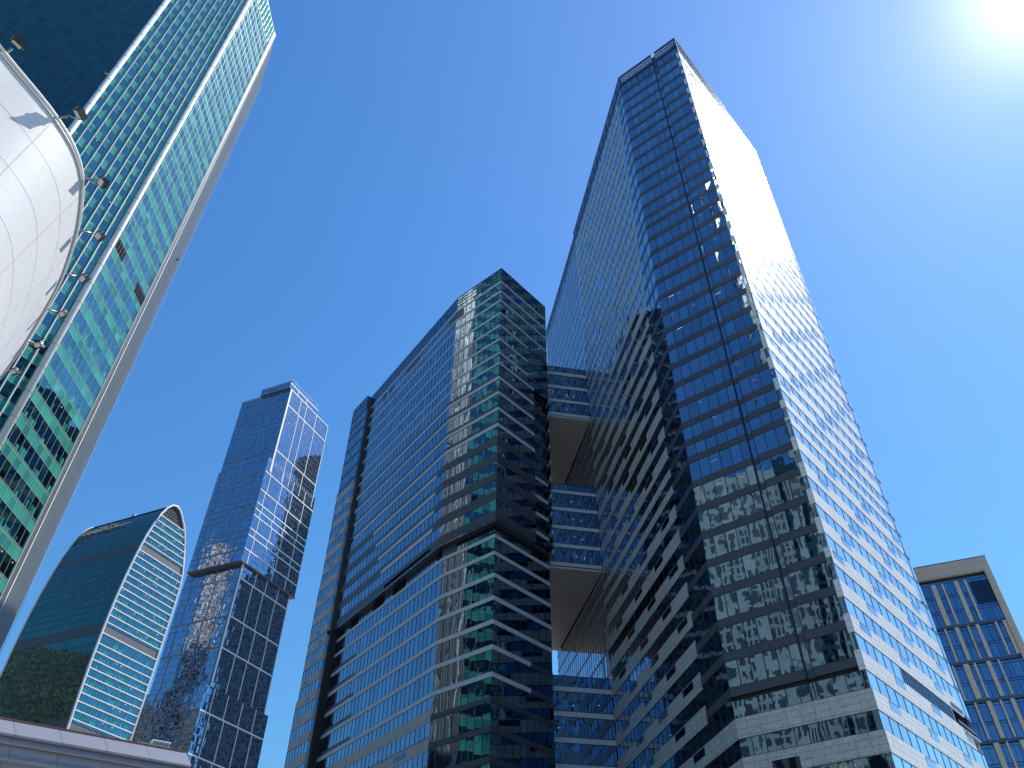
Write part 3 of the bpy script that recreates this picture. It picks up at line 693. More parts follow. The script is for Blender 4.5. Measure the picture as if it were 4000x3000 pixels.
# upright fins of the middle face and the two white corner posts
for i in range(1, 9):
    w = MB(); t = i * WM / 9
    Gm.slab(w, t - .11, t + .11, 9, 254, .02, .38, 0)
    for z in zk: Gm.slab(w, t - .15, t + .15, z - .08, z + .08, .1, .42, 1)
    w.build('fin', ['fin', 'grey_bar'], green)
for q in (G2, G1):
    w = MB(); nb = (Gr.n + Gm.n) if q is G2 else (Gm.n + Gl.n); nb = nb / np.linalg.norm(nb)
    c0 = q + nb * .25
    w.tube([(*c0, 6), (*c0, GT)], .62, 12); 
    for z in zk: w.tube([(*c0, z), (*c0, z + .06)], .66, 12, 1)
    w.build('corner_post', ['white_bar', 'metal_mid'], green, True)
w = MB(); Gr.slab(w, WG, WG + .95, 4, GT, -.3, .25, 0); Gr.slab(w, WG + .85, WG + 1.05, 4, GT, .25, .42, 1); Gr.slab(w, WG - .12, WG, 4, GT, -.1, .2, 1)
w.build('corner_post', ['metal_mid', 'white_bar'], green)
for i in range(1, 23):
    q = arc[i]; d = arc[min(i + 1, 24)] - arc[i - 1]; fa = Fa(q, d, toward=(0, 100))
    ztop = GT - 1.0 - max(0, (i - 2)) * 1.15
    w = MB(); fa.slab(w, -.09, .09, 3, ztop, .02, .36, 0, 1)
    if i < 22: fa.quad(w, 0, 1.02, 3, ztop - 1.5, .0, 2)
    w.build('fin', ['fin', 'alu', 'metal_mid'], green)
# small spotlights bolted beside the near post, and lamps behind the dark face
for z in (113, 123.5, 130, 131.8, 147, 166):
    w = MB(); o = Gl.p(1.2, z, .1); w.box(o, (.5, 0, 0), (0, .4, 0), (0, 0, .45)); w.tube([Gl.p(1.3, z, 0), Gl.p(1.3, z + .2, .5)], .06, 6)
    w.build('spotlight', 'white_bar', green)
for k in range(34):
    z = random.choice(zk[8:24]) + 4.6; t = random.uniform(2, 34)
    w = MB(); Gl.slab(w, t, t + .22, z, z + .25, 0, .03); w.build('ceiling_lamp', 'lit', green)
for k in range(26):
    z = random.choice(zk[4:26]) + 4.9; fa, ln = random.choice(((Gr, WG), (Gm, WM))); t = random.uniform(.6, ln - .6)
    w = MB(); fa.slab(w, t, t + .2, z, z + .2, 0, .03); w.build('ceiling_lamp', 'lit', green)

# ================================================================== stepped tower of stacked glass blocks
T0 = np.array([-137.77, 354.15]); uSr, uSl = dirv(24), dirv(-66.5)
step = thing('stepped_tower', 'slim tower of shifted blue glass blocks outlined with white grid lines', 'building', (T0[0], T0[1], 0))
def at(tr, tl): return T0 + uSr * tr + uSl * tl
def block(tr0, tr1, tl0, tl1, z0, z1, lines, bays, vz, strip=True, ch=3.55):
    """one glass box of the stack: panes, white storey lines, white uprights"""
    fr = Fa(at(tr0, tl0), uSr); fl = Fa(at(tr0, tl0), uSl); wr, wl = tr1 - tr0, tl1 - tl0
    w = MB(); e = .25
    w.prism([at(tr0 + e, tl0 + e), at(tr1 - e, tl0 + e), at(tr1 - e, tl1 - e), at(tr0 + e, tl1 - e)], z0 + .02, z1 - .6, 0, 1)
    w.build('wall', ['metal_dark', 'roof'], step)
    n = max(1, round((z1 - z0) / ch)); h = (z1 - z0) / n
    w = MB()
    for i in range(n):
        za, zb = z0 + i * h, z0 + (i + 1) * h
        for fa, wd in ((fr, wr), (fl, wl)):
            m = round(wd / 1.4); d = wd / m
            for j in range(m):
                fa.pane(w, j * d, (j + 1) * d, za, zb - .75, 0, 0, .016); 
                if j: fa.mull(w, j * d, za, zb, .09, -.02, .05, 1)
                if random.random() < .012: fa.slab(w, j * d + .1, (j + 1) * d - .1, za + 1.3, za + 2.4, .02, .1, 1)
            for j in range(round(wd / 2.8)):
                d2 = wd / round(wd / 2.8); fa.pane(w, j * d2, (j + 1) * d2, zb - .75, zb, 0, 0, .012)
            fa.quad(w, 0, wd, zb - .8, zb - .7, .03, 1); fa.quad(w, 0, wd, zb - .06, zb + .06, .03, 1)
    w.build('glass_block', ['glass_step', 'frame_blue'], step)
    w = MB()
    for z in lines:
        fr.slab(w, -.1, wr, z - .3, z + .3, -.1, .22, 0); fl.slab(w, 0, wl, z - .28, z + .28, -.1, .2, 1)
    zz = sorted(lines); zz = [z0] + [q for q in zz if z0 + 2 < q < z1 - 2] + [z1]
    for i in range(len(zz) - 1):
        off = (i % 2) * .5
        for b in bays[0]: 
            t = b * wr + (off - .25) * 1.6
            if .5 < t < wr - .5: fr.slab(w, t - .2, t + .2, zz[i], zz[i + 1], -.1, .2, 0)
        for b in bays[1]:
            t = b * wl + (off - .25) * 2.2
            fl.slab(w, t - .18, t + .18, zz[i], zz[i + 1], -.1, .16, 1)
    if strip: fr.slab(w, -.15, .95, z0, z1, -.1, .24, 0); fr.slab(w, wr - .4, wr, z0, z1, -.1, .22, 0); fl.slab(w, -.05, .85, z0, z1, -.1, .2, 1)
    w.build('white_grid', ['white_bar', 'blue_bar'], step)
block(3.1, 43.4, 0.0, 37.3, 254.5, 316.6, [316.2, 304.1, 270.0], [(.28, .43, .69), (.22, .45, .68, .88)], None)
block(1.6, 31.0, 0.2, 22.2, 316.6, 320.6, [320.3], [(.3, .6), (.5,)], None, False)
w = MB()
for (o, u, ln, zb, zt) in ((at(1.6, .2), uSr, 29.4, 320.6, 324), (at(1.6, .2), uSl, 22, 320.6, 322.4), (at(3.1, 22.2), uSl, 15, 316.6, 318.2), (at(0, 0), uSr, 45.5, 260.4, 262.2)):
    fa = Fa(o, u); fa.ribbon(w, 0, ln, zb, zt, 2.2, 0, .1, .08, .01)
w.build('parapet_glass', ['glass_step', 'white_bar'], step)
block(0.0, 45.5, 0.0, 35.0, 197.1, 260.4, [252.7, 240.6, 232.1, 228.2, 224.3, 216.0, 212.0, 204.0], [(.1, .33, .55, .8), (.2, .42, .66, .88)], None, False)
block(2.7, 42.8, 1.2, 37.8, 133.6, 197.1, [189.0, 168.5, 152.6], [(.28, .5, .75), (.2, .42, .65, .85)], None)
block(-0.5, 45.2, 0.5, 36.0, 0.0, 133.6, [122.4, 104, 86, 66], [(.14, .35, .58, .8), (.2, .45, .7)], None, False)
w = MB(); w.prism([at(-.3, -.3), at(45.8, -.3), at(45.8, 35.2), at(-.3, 35.2)], 196.5, 197.1); w.build('soffit', 'metal_mid', step)
w = MB(); o = at(2.6, 6.0); fa = Fa(at(3.1, 0), uSl); fa.slab(w, 7.4, 8.6, 317.5, 319.0, .2, .6); w.build('roof_lamp', 'white_bar', step)

# ================================================================== arched tower
D1 = 330 / 240.0
uA, uS = dirv(24), dirv(-66)
AP = np.array([-109.97, 213.32]) * D1
arch = thing('arched_tower', 'teal glass building with a pointed arch outline and white storey lines', 'building', (AP[0], AP[1], 0))
Af = Fa(AP, uA)
def az_(z): return (z - H0) * D1 + H0
left = [(-7.2, 50), (-7.9, 66.6), (-8.3, 76), (-8.5, 85), (-8.45, 92.5), (-8.3, 98.6), (-8.05, 104), (-7.6, 110), (-7.05, 115.6), (-6.45, 120), (-5.7, 124.9), (-4.5, 130), (-3.2, 133.8), (-1.8, 136.9), (0, 138.9)]
right = [(1.7, 139.35), (3.2, 138.8), (4.5, 137.5), (6.8, 134.7), (8.8, 130.7), (10.8, 124.9), (12.0, 120.7), (12.6, 116.5), (12.75, 110), (12.7, 98), (12.6, 80), (12.4, 50)]
prof = [(t * D1, az_(z)) for t, z in left + right]
pl_ = [(t * D1, az_(z)) for t, z in left]; prr = [(t * D1, az_(z)) for t, z in right]
def tl_at(z): return float(np.interp(z, [q[1] for q in pl_], [q[0] for q in pl_]))
def tr_at(z): return float(np.interp(z, [q[1] for q in prr[::-1]], [q[0] for q in prr[::-1]]))
lines = [az_(z) for z in (133.3, 131.2, 129, 126.9, 124.75, 122.5, 119.4, 117.2, 115.0, 112.8, 110.7, 108.55, 106.35, 104.2, 102.05, 99.9, 97.7, 95.55, 92.45, 89.4, 87.1, 84.9, 82.7, 80.5, 78.3, 76.1, 73.9, 71.7, 69.5, 66.3, 64.0, 61.8)]
belts = {5, 17, 28}
LEN = 47.8
# solid body
w = MB(); inn = [(t * .97, z - .4) for t, z in prof]
fp = [Af.p(t, z, -.5) for t, z in inn]; bp_ = [Af.p(t, z, -LEN + .3) for t, z in inn]
w.face(fp, 0); w.face(bp_[::-1], 0)
for i in range(len(inn) - 1): w.face([fp[i], fp[i + 1], bp_[i + 1], bp_[i]], 0)
w.build('wall', 'core', arch)
for i in range(len(lines) - 1):
    z1, z0 = lines[i], lines[i + 1]
    ta, tb = max(tl_at(z0), tl_at(z1)), min(tr_at(z0), tr_at(z1))
    w = MB()
    if i in belts:
        Af.slab(w, ta, tb, z0, z1 - 1.0, -.3, .0, 2)
        Af.ribbon(w, ta, tb, z1 - 1.0, z1, 1.5, 0, .05, .05, .004)
        w.build('louvre_panel', ['glass_arch', 'frame', 'metal_mid'], arch)
    else:
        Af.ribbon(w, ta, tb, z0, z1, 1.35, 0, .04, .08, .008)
        for q in range(random.randint(2, 9)):
            t0 = random.uniform(ta, tb - 1.4); n_ = random.choice((1, 1, 2, 3, 5))
            for r in range(n_):
                if t0 + .7 > tb: break
                Af.pane(w, t0, t0 + .62, z0 + .15, z0 + random.uniform(1.2, 2.4), .015, 2, 0); t0 += .95
        for q in range(random.randint(0, 3)):
            t0 = random.uniform(ta, tb - 1.4); Af.slab(w, t0, t0 + .8, z1 - .8, z1 - .62, 0, .03, 3)
        w.build('window_band', ['glass_arch', 'frame', 'teal', 'lit'], arch)
    w = MB(); Af.slab(w, tl_at(z1) + .2, tr_at(z1) - .2, z1 - .16, z1 + .16, -.2, .5); w.build('storey_line', 'white_bar', arch)
# lattice in the tip of the arch
w = MB(); zt = lines[0]
for k in range(1, 12):
    t = tl_at(zt) + (tr_at(zt) - tl_at(zt)) * k / 12
    top = float(np.interp(t, [q[0] for q in prof if q[1] > zt - 1], [q[1] for q in prof if q[1] > zt - 1]))
    Af.slab(w, t - .1, t + .1, zt, top - .3, -.4, -.2, 0)
for k in range(1, 6):
    z = zt + 1.25 * k
    if z < 190: Af.slab(w, tl_at(z) + .2, tr_at(z) - .2, z - .1, z + .1, -.4, -.22, 0)
tip = [q for q in prof if q[1] > zt]
w.face([Af.p(t, z, -.6) for t, z in [(tl_at(zt), zt)] + tip + [(tr_at(zt), zt)]], 1)
w.build('arch_lattice', ['metal_mid', 'glass_step'], arch)
for nm, off in (('arch_rim', .2), ('arch_rim', -LEN)):
    w = MB(); w.tube([Af.p(t, z, off) for t, z in prof], .46, 8); w.build(nm, 'white_bar', arch, True)
# the curved long side, storey by storey
zr = [q[1] for q in pl_]
lv = lines[::-1] + [az_(z) for z in (134.4, 135.5, 136.4, 137.3, 138.1, 138.7, 138.9)]
dv = [az_(50), az_(54), az_(58)] + lv
nrm = 30
w = MB(); belt = MB()
def tl2(z): return float(np.interp(z, zr, [q[0] for q in pl_]))
bz = {lines[i + 1] for i in belts}
for i in range(len(dv) - 1):
    za, zb = dv[i], dv[i + 1]; isb = any(abs(za - b) < .01 for b in bz)
    for j in range(nrm):
        d0, d1 = -.3 - LEN * j / nrm, -.3 - LEN * (j + 1) / nrm
        jt = [random.uniform(-.012, .012) for _ in range(3)]
        q = [Af.p(tl2(za) + jt[0], za, d1), Af.p(tl2(za), za, d0), Af.p(tl2(zb) + jt[1], zb, d0), Af.p(tl2(zb) + jt[2], zb, d1)]
        (belt if isb else w).face(q, 0, [(0, 0), (1, 0), (1, 1), (0, 1)], (random.random(), random.random(), random.random()))
    if not isb:
        o = .03
        w.face([Af.p(tl2(zb) - o, zb - .12, -LEN), Af.p(tl2(zb) - o, zb - .12, -.3), Af.p(tl2(zb) - o, zb + .12, -.3), Af.p(tl2(zb) - o, zb + .12, -LEN)], 1)
for (ta, za), (tb, zb) in zip(prof[13:-1], prof[14:]):
    w.face([Af.p(ta, za, -LEN), Af.p(ta, za, -.3), Af.p(tb, zb, -.3), Af.p(tb, zb, -LEN)], 0, None, (.5, .5, .5))
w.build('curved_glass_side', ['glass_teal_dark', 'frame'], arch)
belt.build('louvre_panel', 'metal_dark', arch)
w = MB(); q = Af.p(-.5, az_(138.7), -22); w.box(q, uA.tolist() + [0], (-uS * -1.8).tolist() + [0], (0, 0, 1.3)); w.build('roof_unit', 'grey_bar', arch)

# ================================================================== blue block with beige stone fins (far right)
K = np.array([110.8, 160.4]); wK = dirv(-66)
kb = thing('stone_finned_building', 'blue glass building framed in beige stone with staggered upright stone fins, at the right edge', 'building', (K[0], K[1], 0))
Kf = Fa(K, wK); Ks = Fa(K, dirv(26))
KW = 34.0
w = MB(); w.prism([K - Kf.n * .6 + wK * .3, K - Kf.n * 26 + wK * .3, K - Kf.n * 26 + wK * KW, K - Kf.n * .6 + wK * KW], 0, 92.2, 0, 1); w.build('wall', ['core', 'roof'], kb)
w = MB(); Kf.slab(w, 0, KW, 89.25, 92.6, -1.5, .3); Kf.slab(w, 0, 1.25, 0, 89.25, -1.5, .3); Ks.slab(w, .3, 26, 0, 92.6, -.2, 0.02); w.build('stone_frame', 'bronze', kb)
w = MB(); Kf.slab(w, -.15, KW, 92.6, 92.75, -1.6, .4); w.build('roof_edge', 'metal_dark', kb)
groups = [(77.75, 89.25, [(5.7, .45), (7.4, .85), (10.55, .4), (12.2, 1.0), (15.3, .5), (18, 1), (21, .5), (24, .9), (28, .5)]),
          (69.55, 77.75, [(1.35, .65), (3.2, .4), (6.75, .7), (8.8, .4), (10.95, .75), (13.5, .4), (16, .9), (19.5, .4), (22.5, .8)]),
          (61.4, 69.55, [(5.75, .35), (7.5, .8), (10.4, .45), (11.8, 1.1), (14.8, .4), (17.6, .9), (21.5, .5)]),
          (53.3, 61.4, [(1.6, .5), (3.4, .35), (6.0, .75), (8.4, .4), (10.4, .85), (13.2, .4), (16.2, .9)]),
          (45.2, 53.3, [(5.6, .4), (7.3, .85), (10.3, .4), (12.0, 1.0), (15.5, .4)]),
          (37.1, 45.2, [(1.5, .6), (3.3, .4), (6.6, .7), (9, .4), (11, .8), (14, .5)]), (29, 37.1, [(5.7, .4), (7.4, .85), (10.5, .4), (12.1, 1.0)])]
for (z0, z1, fins) in groups:
    w = MB()
    halves = 2 if z1 - z0 < 10 else 3
    hz = (z1 - .75 - z0) / halves
    for h in range(halves):
        za = z0 + h * hz; t = 1.25
        while t < 24:
            dt = random.choice((.8, 1.2, 1.7)); 
            Kf.pane(w, t, t + dt, za, za + hz - .55, -.45, 0, .006); Kf.pane(w, t, t + dt, za + hz - .55, za + hz, -.45, 0, .006)
            Kf.mull(w, t, za, za + hz, .08, -.5, -.38, 1); t += dt
        Kf.slab(w, 1.25, 24, za - .06, za + .06, -.5, -.38, 1); Kf.slab(w, 1.25, 24, za + hz - .6, za + hz - .52, -.5, -.39, 1)
    w.build('window_band', ['glass_side', 'frame'], kb)
    w = MB(); Kf.slab(w, 1.25, 24, z0 - .5, z0 + .1, -.6, -.3); w.build('dark_band', 'frame_blue', kb)
    for (t, wd) in fins:
        w = MB(); Kf.slab(w, t, t + wd, z0 + .2, z1 - .55 - (.9 if z1 > 80 else 0), -.5, .12); w.build('stone_fin', 'fin_beige', kb)
w = MB(); Kf.ribbon(w, 1.3, 5.2, 81.8, 87.3, .5, -.4, .05, .05, .002); w.build('louvre_panel', ['glass_dark', 'frame'], kb)

# ================================================================== curved white wall with floodlights (left, near)
SC2 = 2.0
rim2 = np.array([(-7.35, -6.0), (-7.35, -2.0), (-7.25, 1.0), (-7.05, 3.0), (-6.8, 4.7), (-6.57, 5.2), (-6.43, 5.7), (-6.38, 6.1), (-6.42, 6.45), (-6.6, 6.85), (-6.96, 7.55), (-7.72, 8.65), (-8.94, 10.05), (-9.9, 11.05), (-11.2, 12.3), (-13, 13.8)]) * SC2
def resample(pts, n):
    p = np.array(pts); d = np.r_[0, np.cumsum(np.linalg.norm(np.diff(p, axis=0), axis=1))]
    s = np.linspace(0, d[-1], n); q = np.c_[np.interp(s, d, p[:, 0]), np.interp(s, d, p[:, 1])]
    for _ in range(6):
        q[1:-1] = q[1:-1] * .5 + (q[:-2] + q[2:]) * .25
    return q
rim = resample(rim2, 120)
ZR = 21.7
wall = thing('curved_white_wall', 'smooth curved white panelled wall with a steel rim, cut off by the left edge', 'building', (rim[60][0], rim[60][1], 0))
tn = np.gradient(rim, axis=0); tn /= np.linalg.norm(tn, axis=1)[:, None]
nr = np.c_[tn[:, 1], -tn[:, 0]]
if nr[60] @ np.array([1, 0]) < 0: nr = -nr
ss = np.r_[0, np.cumsum(np.linalg.norm(np.diff(rim, axis=0), axis=1))]
w = MB(); rows = 18; LEAN = .16
def wp(i, z): q = rim[i] - nr[i] * (LEAN * (ZR - z) * (1 - .018 * (ZR - z))); return (q[0], q[1], z)
for i in range(len(rim) - 1):
    for r in range(rows):
        za, zb = ZR - (r + 1) * 1.15, ZR - r * 1.15
        w.face([wp(i, za), wp(i + 1, za), wp(i + 1, zb), wp(i, zb)], 0, [(ss[i], ZR - za), (ss[i + 1], ZR - za), (ss[i + 1], ZR - zb), (ss[i], ZR - zb)])
ob = w.build('cladding', 'white_clad', wall, True, True)
w = MB()
rp = [(rim[i][0] + nr[i][0] * .01, rim[i][1] + nr[i][1] * .01, ZR + .08) for i in range(len(rim))]
w.tube(rp, .055, 10, 0); w.tube([(a, b, c - .14) for a, b, c in rp], .03, 8, 1); w.build('steel_rim', ['white_bar', 'grey_bar'], wall, True)
w = MB(); top = [(q[0], q[1], ZR + .02) for q in rim] + [(-40, 26, ZR + .02), (-40, -12, ZR + .02)]
w.face(top, 0); w.build('roof', 'roof', wall)
GRP = 'floodlights along the rim of the curved white wall'
def aim(azd, el, z): d = (z - H0) / math.tan(math.radians(el)); return np.array([math.sin(math.radians(azd)) * d, math.cos(math.radians(azd)) * d, z])
lab = ['floodlight at the top left corner, above the white wall and against the dark glass', 'floodlight casting the large blue shadow on the white wall, by the white post', 'floodlight beside the widest point of the white wall, with a small shadow below it',
       'floodlight just below the widest point of the white wall, fourth from the top', 'floodlight on the lower curve of the white wall, fifth from the top', 'floodlight on the lower curve of the white wall, sixth from the top', 'floodlight seventh from the top, in front of the silver fins', 'lowest floodlight at the left edge of the photo']
ZL = 22.1
ATT = ((-55.13, 50.44), (-48.98, 49.45), (-44.66, 47.27), (-42.73, 44.31), (-41.89, 41.43), (-41.66, 38.93), (-41.85, 36.66), (-42.19, 34.41))
for k, (a, e) in enumerate(((-55.0, 51.6), (-47.8, 50.5), (-43.1, 47.7), (-41.0, 44.6), (-40.4, 41.7), (-40.4, 39.1), (-40.8, 36.7), (-41.3, 34.6))):
    hd = aim(a, e, ZL)
    att = aim(*ATT[k], ZR + .12)
    f = thing('floodlight', lab[k], 'floodlight', tuple(att), GRP)
    dr = hd - att; ln = np.linalg.norm(dr); dr /= ln
    w = MB(); w.tube([tuple(att - dr * .1), tuple(hd - dr * .22)], .035, 8); w.tube([tuple(hd - dr * .3 + np.array([0, 0, -.12])), tuple(hd - dr * .3 + np.array([0, 0, .05]))], .02, 6); w.build('arm', 'steel', f, True)
    X = np.array([dr[0], dr[1], 0]); X /= np.linalg.norm(X); Z_ = np.array([0, 0, 1.0]); Y = np.cross(Z_, X)
    Zt = Z_ * .90 + X * .43; Xt = X * .90 - Z_ * .43; q_ = .62
    w = MB(); o = hd - Xt * .20 * q_ - Y * .26 * q_ - Zt * .08 * q_
    w.box(o, Xt * .40 * q_, Y * .52 * q_, Zt * .16 * q_); w.box(o + Xt * .38 * q_ - Y * .02 * q_ - Zt * .02 * q_, Xt * .05 * q_, Y * .56 * q_, Zt * .30 * q_)
    for q in range(5): w.box(o + Xt * .02 * q_ + Y * (.05 + q * .1) * q_ + Zt * .16 * q_, Xt * .30 * q_, Y * .02 * q_, Zt * .1 * q_)
    w.build('housing', 'black', f)
    w = MB(); w.box(o + Xt * .05 * q_ + Y * .06 * q_ - Zt * .02 * q_, Xt * .27 * q_, Y * .40 * q_, Zt * .018 * q_); w.build('lens', 'lens', f)
    for sgn in (-1, 1):
        w = MB(); w.box(o + Y * (.26 + sgn * .28 - .012) * q_ + Xt * .12 * q_ - Zt * .02 * q_, Xt * .06 * q_, Y * .024 * q_, Zt * .24 * q_); w.build('bracket', 'steel', f)

# ================================================================== grey clad parapet (bottom left)
pd = np.array([-10.86, 27.58]) - np.array([-15.53, 24.35]); pd /= np.linalg.norm(pd)
PE = np.array([-10.86, 27.58])
par = thing('parapet', 'lavender grey panelled parapet with stepped mouldings, in the bottom left corner', 'parapet', (PE[0], PE[1], 0))
Pf = Fa(PE, -pd)
def prof_strip(mb, pts, t0, t1, mi=0):
    """extrude a profile of (out, z) along the parapet from t0 to t1"""
    s = 0
    for (o0, z0), (o1, z1) in zip(pts[:-1], pts[1:]):
        L = math.hypot(o1 - o0, z1 - z0)
        P = [Pf.p(t0 - o0 * .75, z0, o0), Pf.p(t1, z0, o0), Pf.p(t1, z1, o1), Pf.p(t0 - o1 * .75, z1, o1)]
        U = [(t0, s), (t1, s), (t1, s + L), (t0, s + L)]
        if not Pf.flip: pass
        mb.face(P if not Pf.flip else P[::-1], mi, U if not Pf.flip else U[::-1]); s += L
    # end cap
    mb.face([Pf.p(t0 - o * .75, z, o) for o, z in pts] + [Pf.p(t0, pts[-1][1], -3), Pf.p(t0, pts[0][1], -3)], mi, [(0, 0)] * (len(pts) + 2))
w = MB(); prof_strip(w, [(.28, 9.18), (.30, 9.25), (0.0, 9.70)], 0, 30); w.build('coping_panel', 'clad', par)
w = MB(); prof_strip(w, [(.42, 8.92), (.46, 8.97), (.24, 9.02), (.18, 9.18)], 0, 30); prof_strip(w, [(.40, 8.60), (.30, 8.72), (.30, 8.92)], 0, 30); w.build('moulding', 'clad', par)
w = MB(); prof_strip(w, [(.2, 0), (.2, 8.45), (.38, 8.50), (.38, 8.60)], 0, 30); w.build('wall', 'clad', par)
w = MB(); Pf.slab(w, .02, 30, 9.70, 9.735, -.3, .03); w.build('flashing', 'brown', par)
w = MB(); w.face([Pf.p(0, 9.70, 0), Pf.p(30, 9.70, 0), Pf.p(30, 9.70, -6), Pf.p(0, 9.70, -6)]); w.build('roof', 'roof', par)
rv = thing('roof_lamp', 'small white slatted lamp box lying on top of the grey parapet', 'lamp', Pf.p(.9, 9.735, -.2))
w = MB(); Pf.slab(w, .55, 1.15, 9.88, 9.92, -.35, .0, 0); w.build('cover', 'white_bar', rv)
w = MB()
for q in range(7): Pf.slab(w, .58 + q * .085, .61 + q * .085, 9.735, 9.88, -.3, -.03, 0)
w.build('slat', 'grey_bar', rv)
w = MB(); Pf.slab(w, .5, 1.6, 9.735, 9.76, -.38, -.01, 0); w.build('base', 'cream', rv)
# ================================================================== tree whose top twigs reach into the picture (bottom right)
m, nt, out = newmat('yellow_green_leaf')
at_ = N(nt, 'Attribute'); at_.attribute_name = 'rnd'; spc = N(nt, 'SeparateColor'); nt.links.new(at_.outputs['Color'], spc.inputs[0])
cc = mixc(nt, spc.outputs[0], (0.16, 0.24, 0.02), (0.34, 0.33, 0.03)); c5_ = mixc(nt, math_(nt, 'GREATER_THAN', spc.outputs[1], .86), cc, (0.45, 0.26, 0.10))
d1 = N(nt, 'BsdfDiffuse'); d2 = N(nt, 'BsdfTranslucent'); nt.links.new(c5_, d1.inputs[0]); nt.links.new(c5_, d2.inputs[0])
ms = N(nt, 'MixShader'); ms.inputs[0].default_value = .45; nt.links.new(d1.outputs[0], ms.inputs[1]); nt.links.new(d2.outputs[0], ms.inputs[2]); nt.links.new(ms.outputs[0], out.inputs[0])
M['leaf'] = m
tb = np.array([9.3, 22.6])
tree = thing('tree', 'young tree whose yellow-green top twigs just reach into the bottom edge of the photo', 'tree', (tb[0], tb[1], 0))
w = MB(); w.tube([(tb[0], tb[1], 0), (tb[0] + .1, tb[1], 2.2), (tb[0] - .05, tb[1] + .05, 4.4), (tb[0] - .1, tb[1], 6.6)], [.13, .11, .08, .04], 10); w.build('trunk', 'bark', tree, True)
w = MB(); lf = MB(); rnd = random.Random(3)
tips = [np.array([8.86, 22.31, 8.02]), np.array([9.0, 22.27, 7.93]), np.array([9.29, 22.13, 7.90]), np.array([9.12, 22.2, 7.85]), np.array([9.2, 22.0, 7.78])]
for k in range(26):
    a = rnd.uniform(0, 6.28); r = rnd.uniform(.5, 1.5); tips.append(np.array([tb[0] + r * math.cos(a), tb[1] + r * math.sin(a), rnd.uniform(4.4, 7.2)]))
for e in tips:
    s_ = np.array([tb[0] - .05, tb[1] + .03, max(3.0, e[2] - rnd.uniform(1.5, 2.2))]); mid_ = (s_ + e) / 2 + np.array([0, 0, -.1]) + np.array([rnd.uniform(-.12, .12) for _ in range(3)])
    w.tube([s_, mid_, e], [.035, .02, .006], 6)
    for q in range(34 if e[2] > 7.5 else 46):
        b = rnd.random() ** .6; c = mid_ + (e - mid_) * b + np.array([rnd.gauss(0, .05 + .05 * (e[2] < 7.5)) for _ in range(3)]) 
        if c[2] > 8.02: continue
        d = np.array([rnd.gauss(0, 1) for _ in range(3)]); d /= np.linalg.norm(d); n_ = np.cross(d, [rnd.gauss(0, 1) for _ in range(3)]); n_ /= np.linalg.norm(n_)
        L, B_ = rnd.uniform(.05, .09), rnd.uniform(.018, .03)
        lf.face([c, c + d * L * .5 + n_ * B_, c + d * L, c + d * L * .5 - n_ * B_], 0, None, (rnd.random(), rnd.random(), rnd.random()))
w.build('limb', 'bark', tree, True); lf.build('crown', 'leaf', tree)

# ================================================================== rope-access worker on the green tower
PW = aim(-34.27, 45.42, 152.0); PW = np.array([math.sin(math.radians(-34.25)) * 147.0, math.cos(math.radians(-34.25)) * 147.0, 0]); PW[2] = 1.7 + 147.0 * math.tan(math.radians(45.47))
man = thing('person', 'person in dark work clothes and white helmet hanging on ropes beside the silver fins', 'person', tuple(PW))
def skin(name, pts, edges, radii, mat, parent):
    me = bpy.data.meshes.new(name); me.from_pydata([tuple(PW + np.array(p)) for p in pts], edges, []); me.materials.append(M[mat])
    o = bpy.data.objects.new(name, me); COL.objects.link(o); o.parent = parent; o.matrix_parent_inverse = parent.matrix_world.inverted()
    sk = o.modifiers.new('skin', 'SKIN'); o.modifiers.new('sub', 'SUBSURF').levels = 2; o.modifiers['sub'].render_levels = 2
    for v, r in zip(me.skin_vertices[0].data, radii): v.radius = (r, r)
    me.skin_vertices[0].data[0].use_root = True
    return o
# seated in the harness, facing the glass to the left; x right, y away, z up
pts = [(0, 0, 0), (.02, 0, .22), (.0, 0, .44), (-.02, 0, .58), (-.05, 0, .70),
       (0, -.10, -.03), (-.40, -.12, .06), (-.46, -.12, -.36), (-.60, -.12, -.40), (0, .10, -.03), (-.42, .14, .02), (-.44, .16, -.42), (-.58, .16, -.46),
       (.0, -.20, .44), (-.10, -.26, .20), (-.34, -.20, .30), (-.42, -.19, .33), (0, .20, .44), (-.06, .24, .20), (-.22, .18, .46), (-.26, .17, .54)]
eds = [(0, 1), (1, 2), (2, 3), (3, 4), (0, 5), (5, 6), (6, 7), (7, 8), (0, 9), (9, 10), (10, 11), (11, 12), (2, 13), (13, 14), (14, 15), (15, 16), (2, 17), (17, 18), (18, 19), (19, 20)]
rad = [.15, .14, .15, .06, .10, .10, .075, .05, .045, .10, .075, .05, .045, .07, .05, .04, .04, .07, .05, .04, .04]
skin('body', pts, eds, rad, 'cloth', man)
w = MB(); c = PW + np.array([-.05, 0, .76]); w.tube([c + np.array([0, 0, -.02]), c + np.array([0, 0, .06]), c + np.array([0, 0, .11])], [.135, .12, .05], 12); w.build('helmet', 'helmet', man, True)
rp_ = thing('climbing_ropes', 'pair of thin pale ropes hanging down past the silver fins of the green tower', 'rope', (PW[0] + .3, PW[1], 0))
for dx in (.02, .75):
    w = MB(); w.tube([(PW[0] + dx, PW[1] + .1, 3), (PW[0] + dx, PW[1] + .1, 240)], .03, 5); w.build('rope', 'rope', rp_)

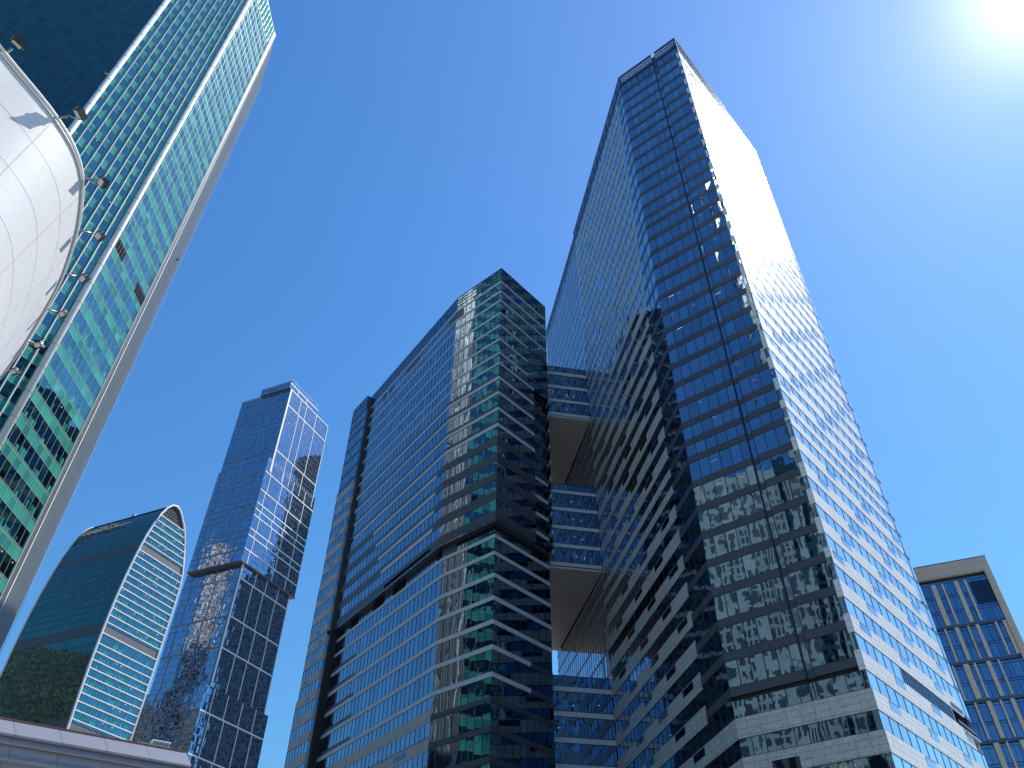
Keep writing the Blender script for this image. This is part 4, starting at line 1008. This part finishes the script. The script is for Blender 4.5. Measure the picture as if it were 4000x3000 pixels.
# ================================================================== the rest of the district: seen as shadow or mirrored, plus blocks added to darken reflections
def plainblock(name, label, c, wd, dp, azim, h, wall_, win, nx=10, fl=3.4, wf=.6, hf=.5):
    b = thing(name, label, 'building', (c[0], c[1], 0), 'buildings of the district outside the picture')
    u = dirv(azim); v = dirv(azim + 90); c = np.array(c)
    w = MB(); co = [c - u * wd / 2 - v * dp / 2, c + u * wd / 2 - v * dp / 2, c + u * wd / 2 + v * dp / 2, c - u * wd / 2 + v * dp / 2]
    w.prism(co, 0, h, 0, 1); w.build('wall', [wall_, 'roof'], b)
    w = MB()
    for k in range(4):
        p, q = co[k], co[(k + 1) % 4]; fa = Fa(p, q - p, toward=tuple((p + q) / 2 + ((p + q) / 2 - c))); L = np.linalg.norm(q - p); n = max(2, round(L / 3.0)); d = L / n
        for i in range(int(h / fl)):
            for j in range(n): fa.quad(w, j * d + d * (1 - wf) / 2, j * d + d * (1 + wf) / 2, i * fl + fl * .25, i * fl + fl * (.25 + hf), .05, 0)
    w.build('windows', win, b)
    return b
plainblock('apartment_block', 'pale teal high-rise block outside the photo, mirrored in the tallest tower', (-104, 4), 46, 26, -30, 158, 'pale_wall', 'pale_win', fl=4.4, wf=.6, hf=.62)
plainblock('apartment_block', 'slender pale block outside the photo, mirrored near the corner of the tallest tower', (-63, 1), 12, 12, -34, 300, 'pale_wall', 'pale_win', fl=6, wf=.5, hf=.8)
plainblock('apartment_block', 'broad brown city block outside the photo, mirrored in the arched tower', (-500, 205), 200, 40, -20, 240, 'dull_wall', 'window', fl=5, wf=.7, hf=.55)
plainblock('apartment_block', 'white block outside the photo, mirrored at the foot of the stepped tower', (-209, 341), 38, 9, -12, 112, 'white_bar', 'window', fl=5.5, wf=.5, hf=.6)
plainblock('apartment_block', 'slender white and brown tower outside the photo, mirrored in the stepped tower', (-252, 325), 13, 13, 65, 262, 'white_bar', 'brown', wf=.75, hf=.75)
plainblock('unseen_tower_block', 'tall dark glass tower hidden behind the mid-height office block', (-40.3, 438.0), 36, 36, -47, 345.5, 'metal_mid', 'glass_side', wf=.8, hf=.6)
plainblock('unseen_tower_block', 'added unseen block, darkening what the right face of the stepped tower mirrors', (-19.5, 418.5), 20, 30, -47, 250, 'metal_mid', 'glass_side', wf=.8, hf=.6)  # unseen block added so the stepped tower mirrors something dark
plainblock('unseen_tower_block', 'added unseen block, darkening the reflections in the green glass tower', (-34, 202), 26, 26, -10, 150, 'metal_dark', 'window', wf=.7, hf=.5)  # unseen block added to darken the lower windows of the green tower
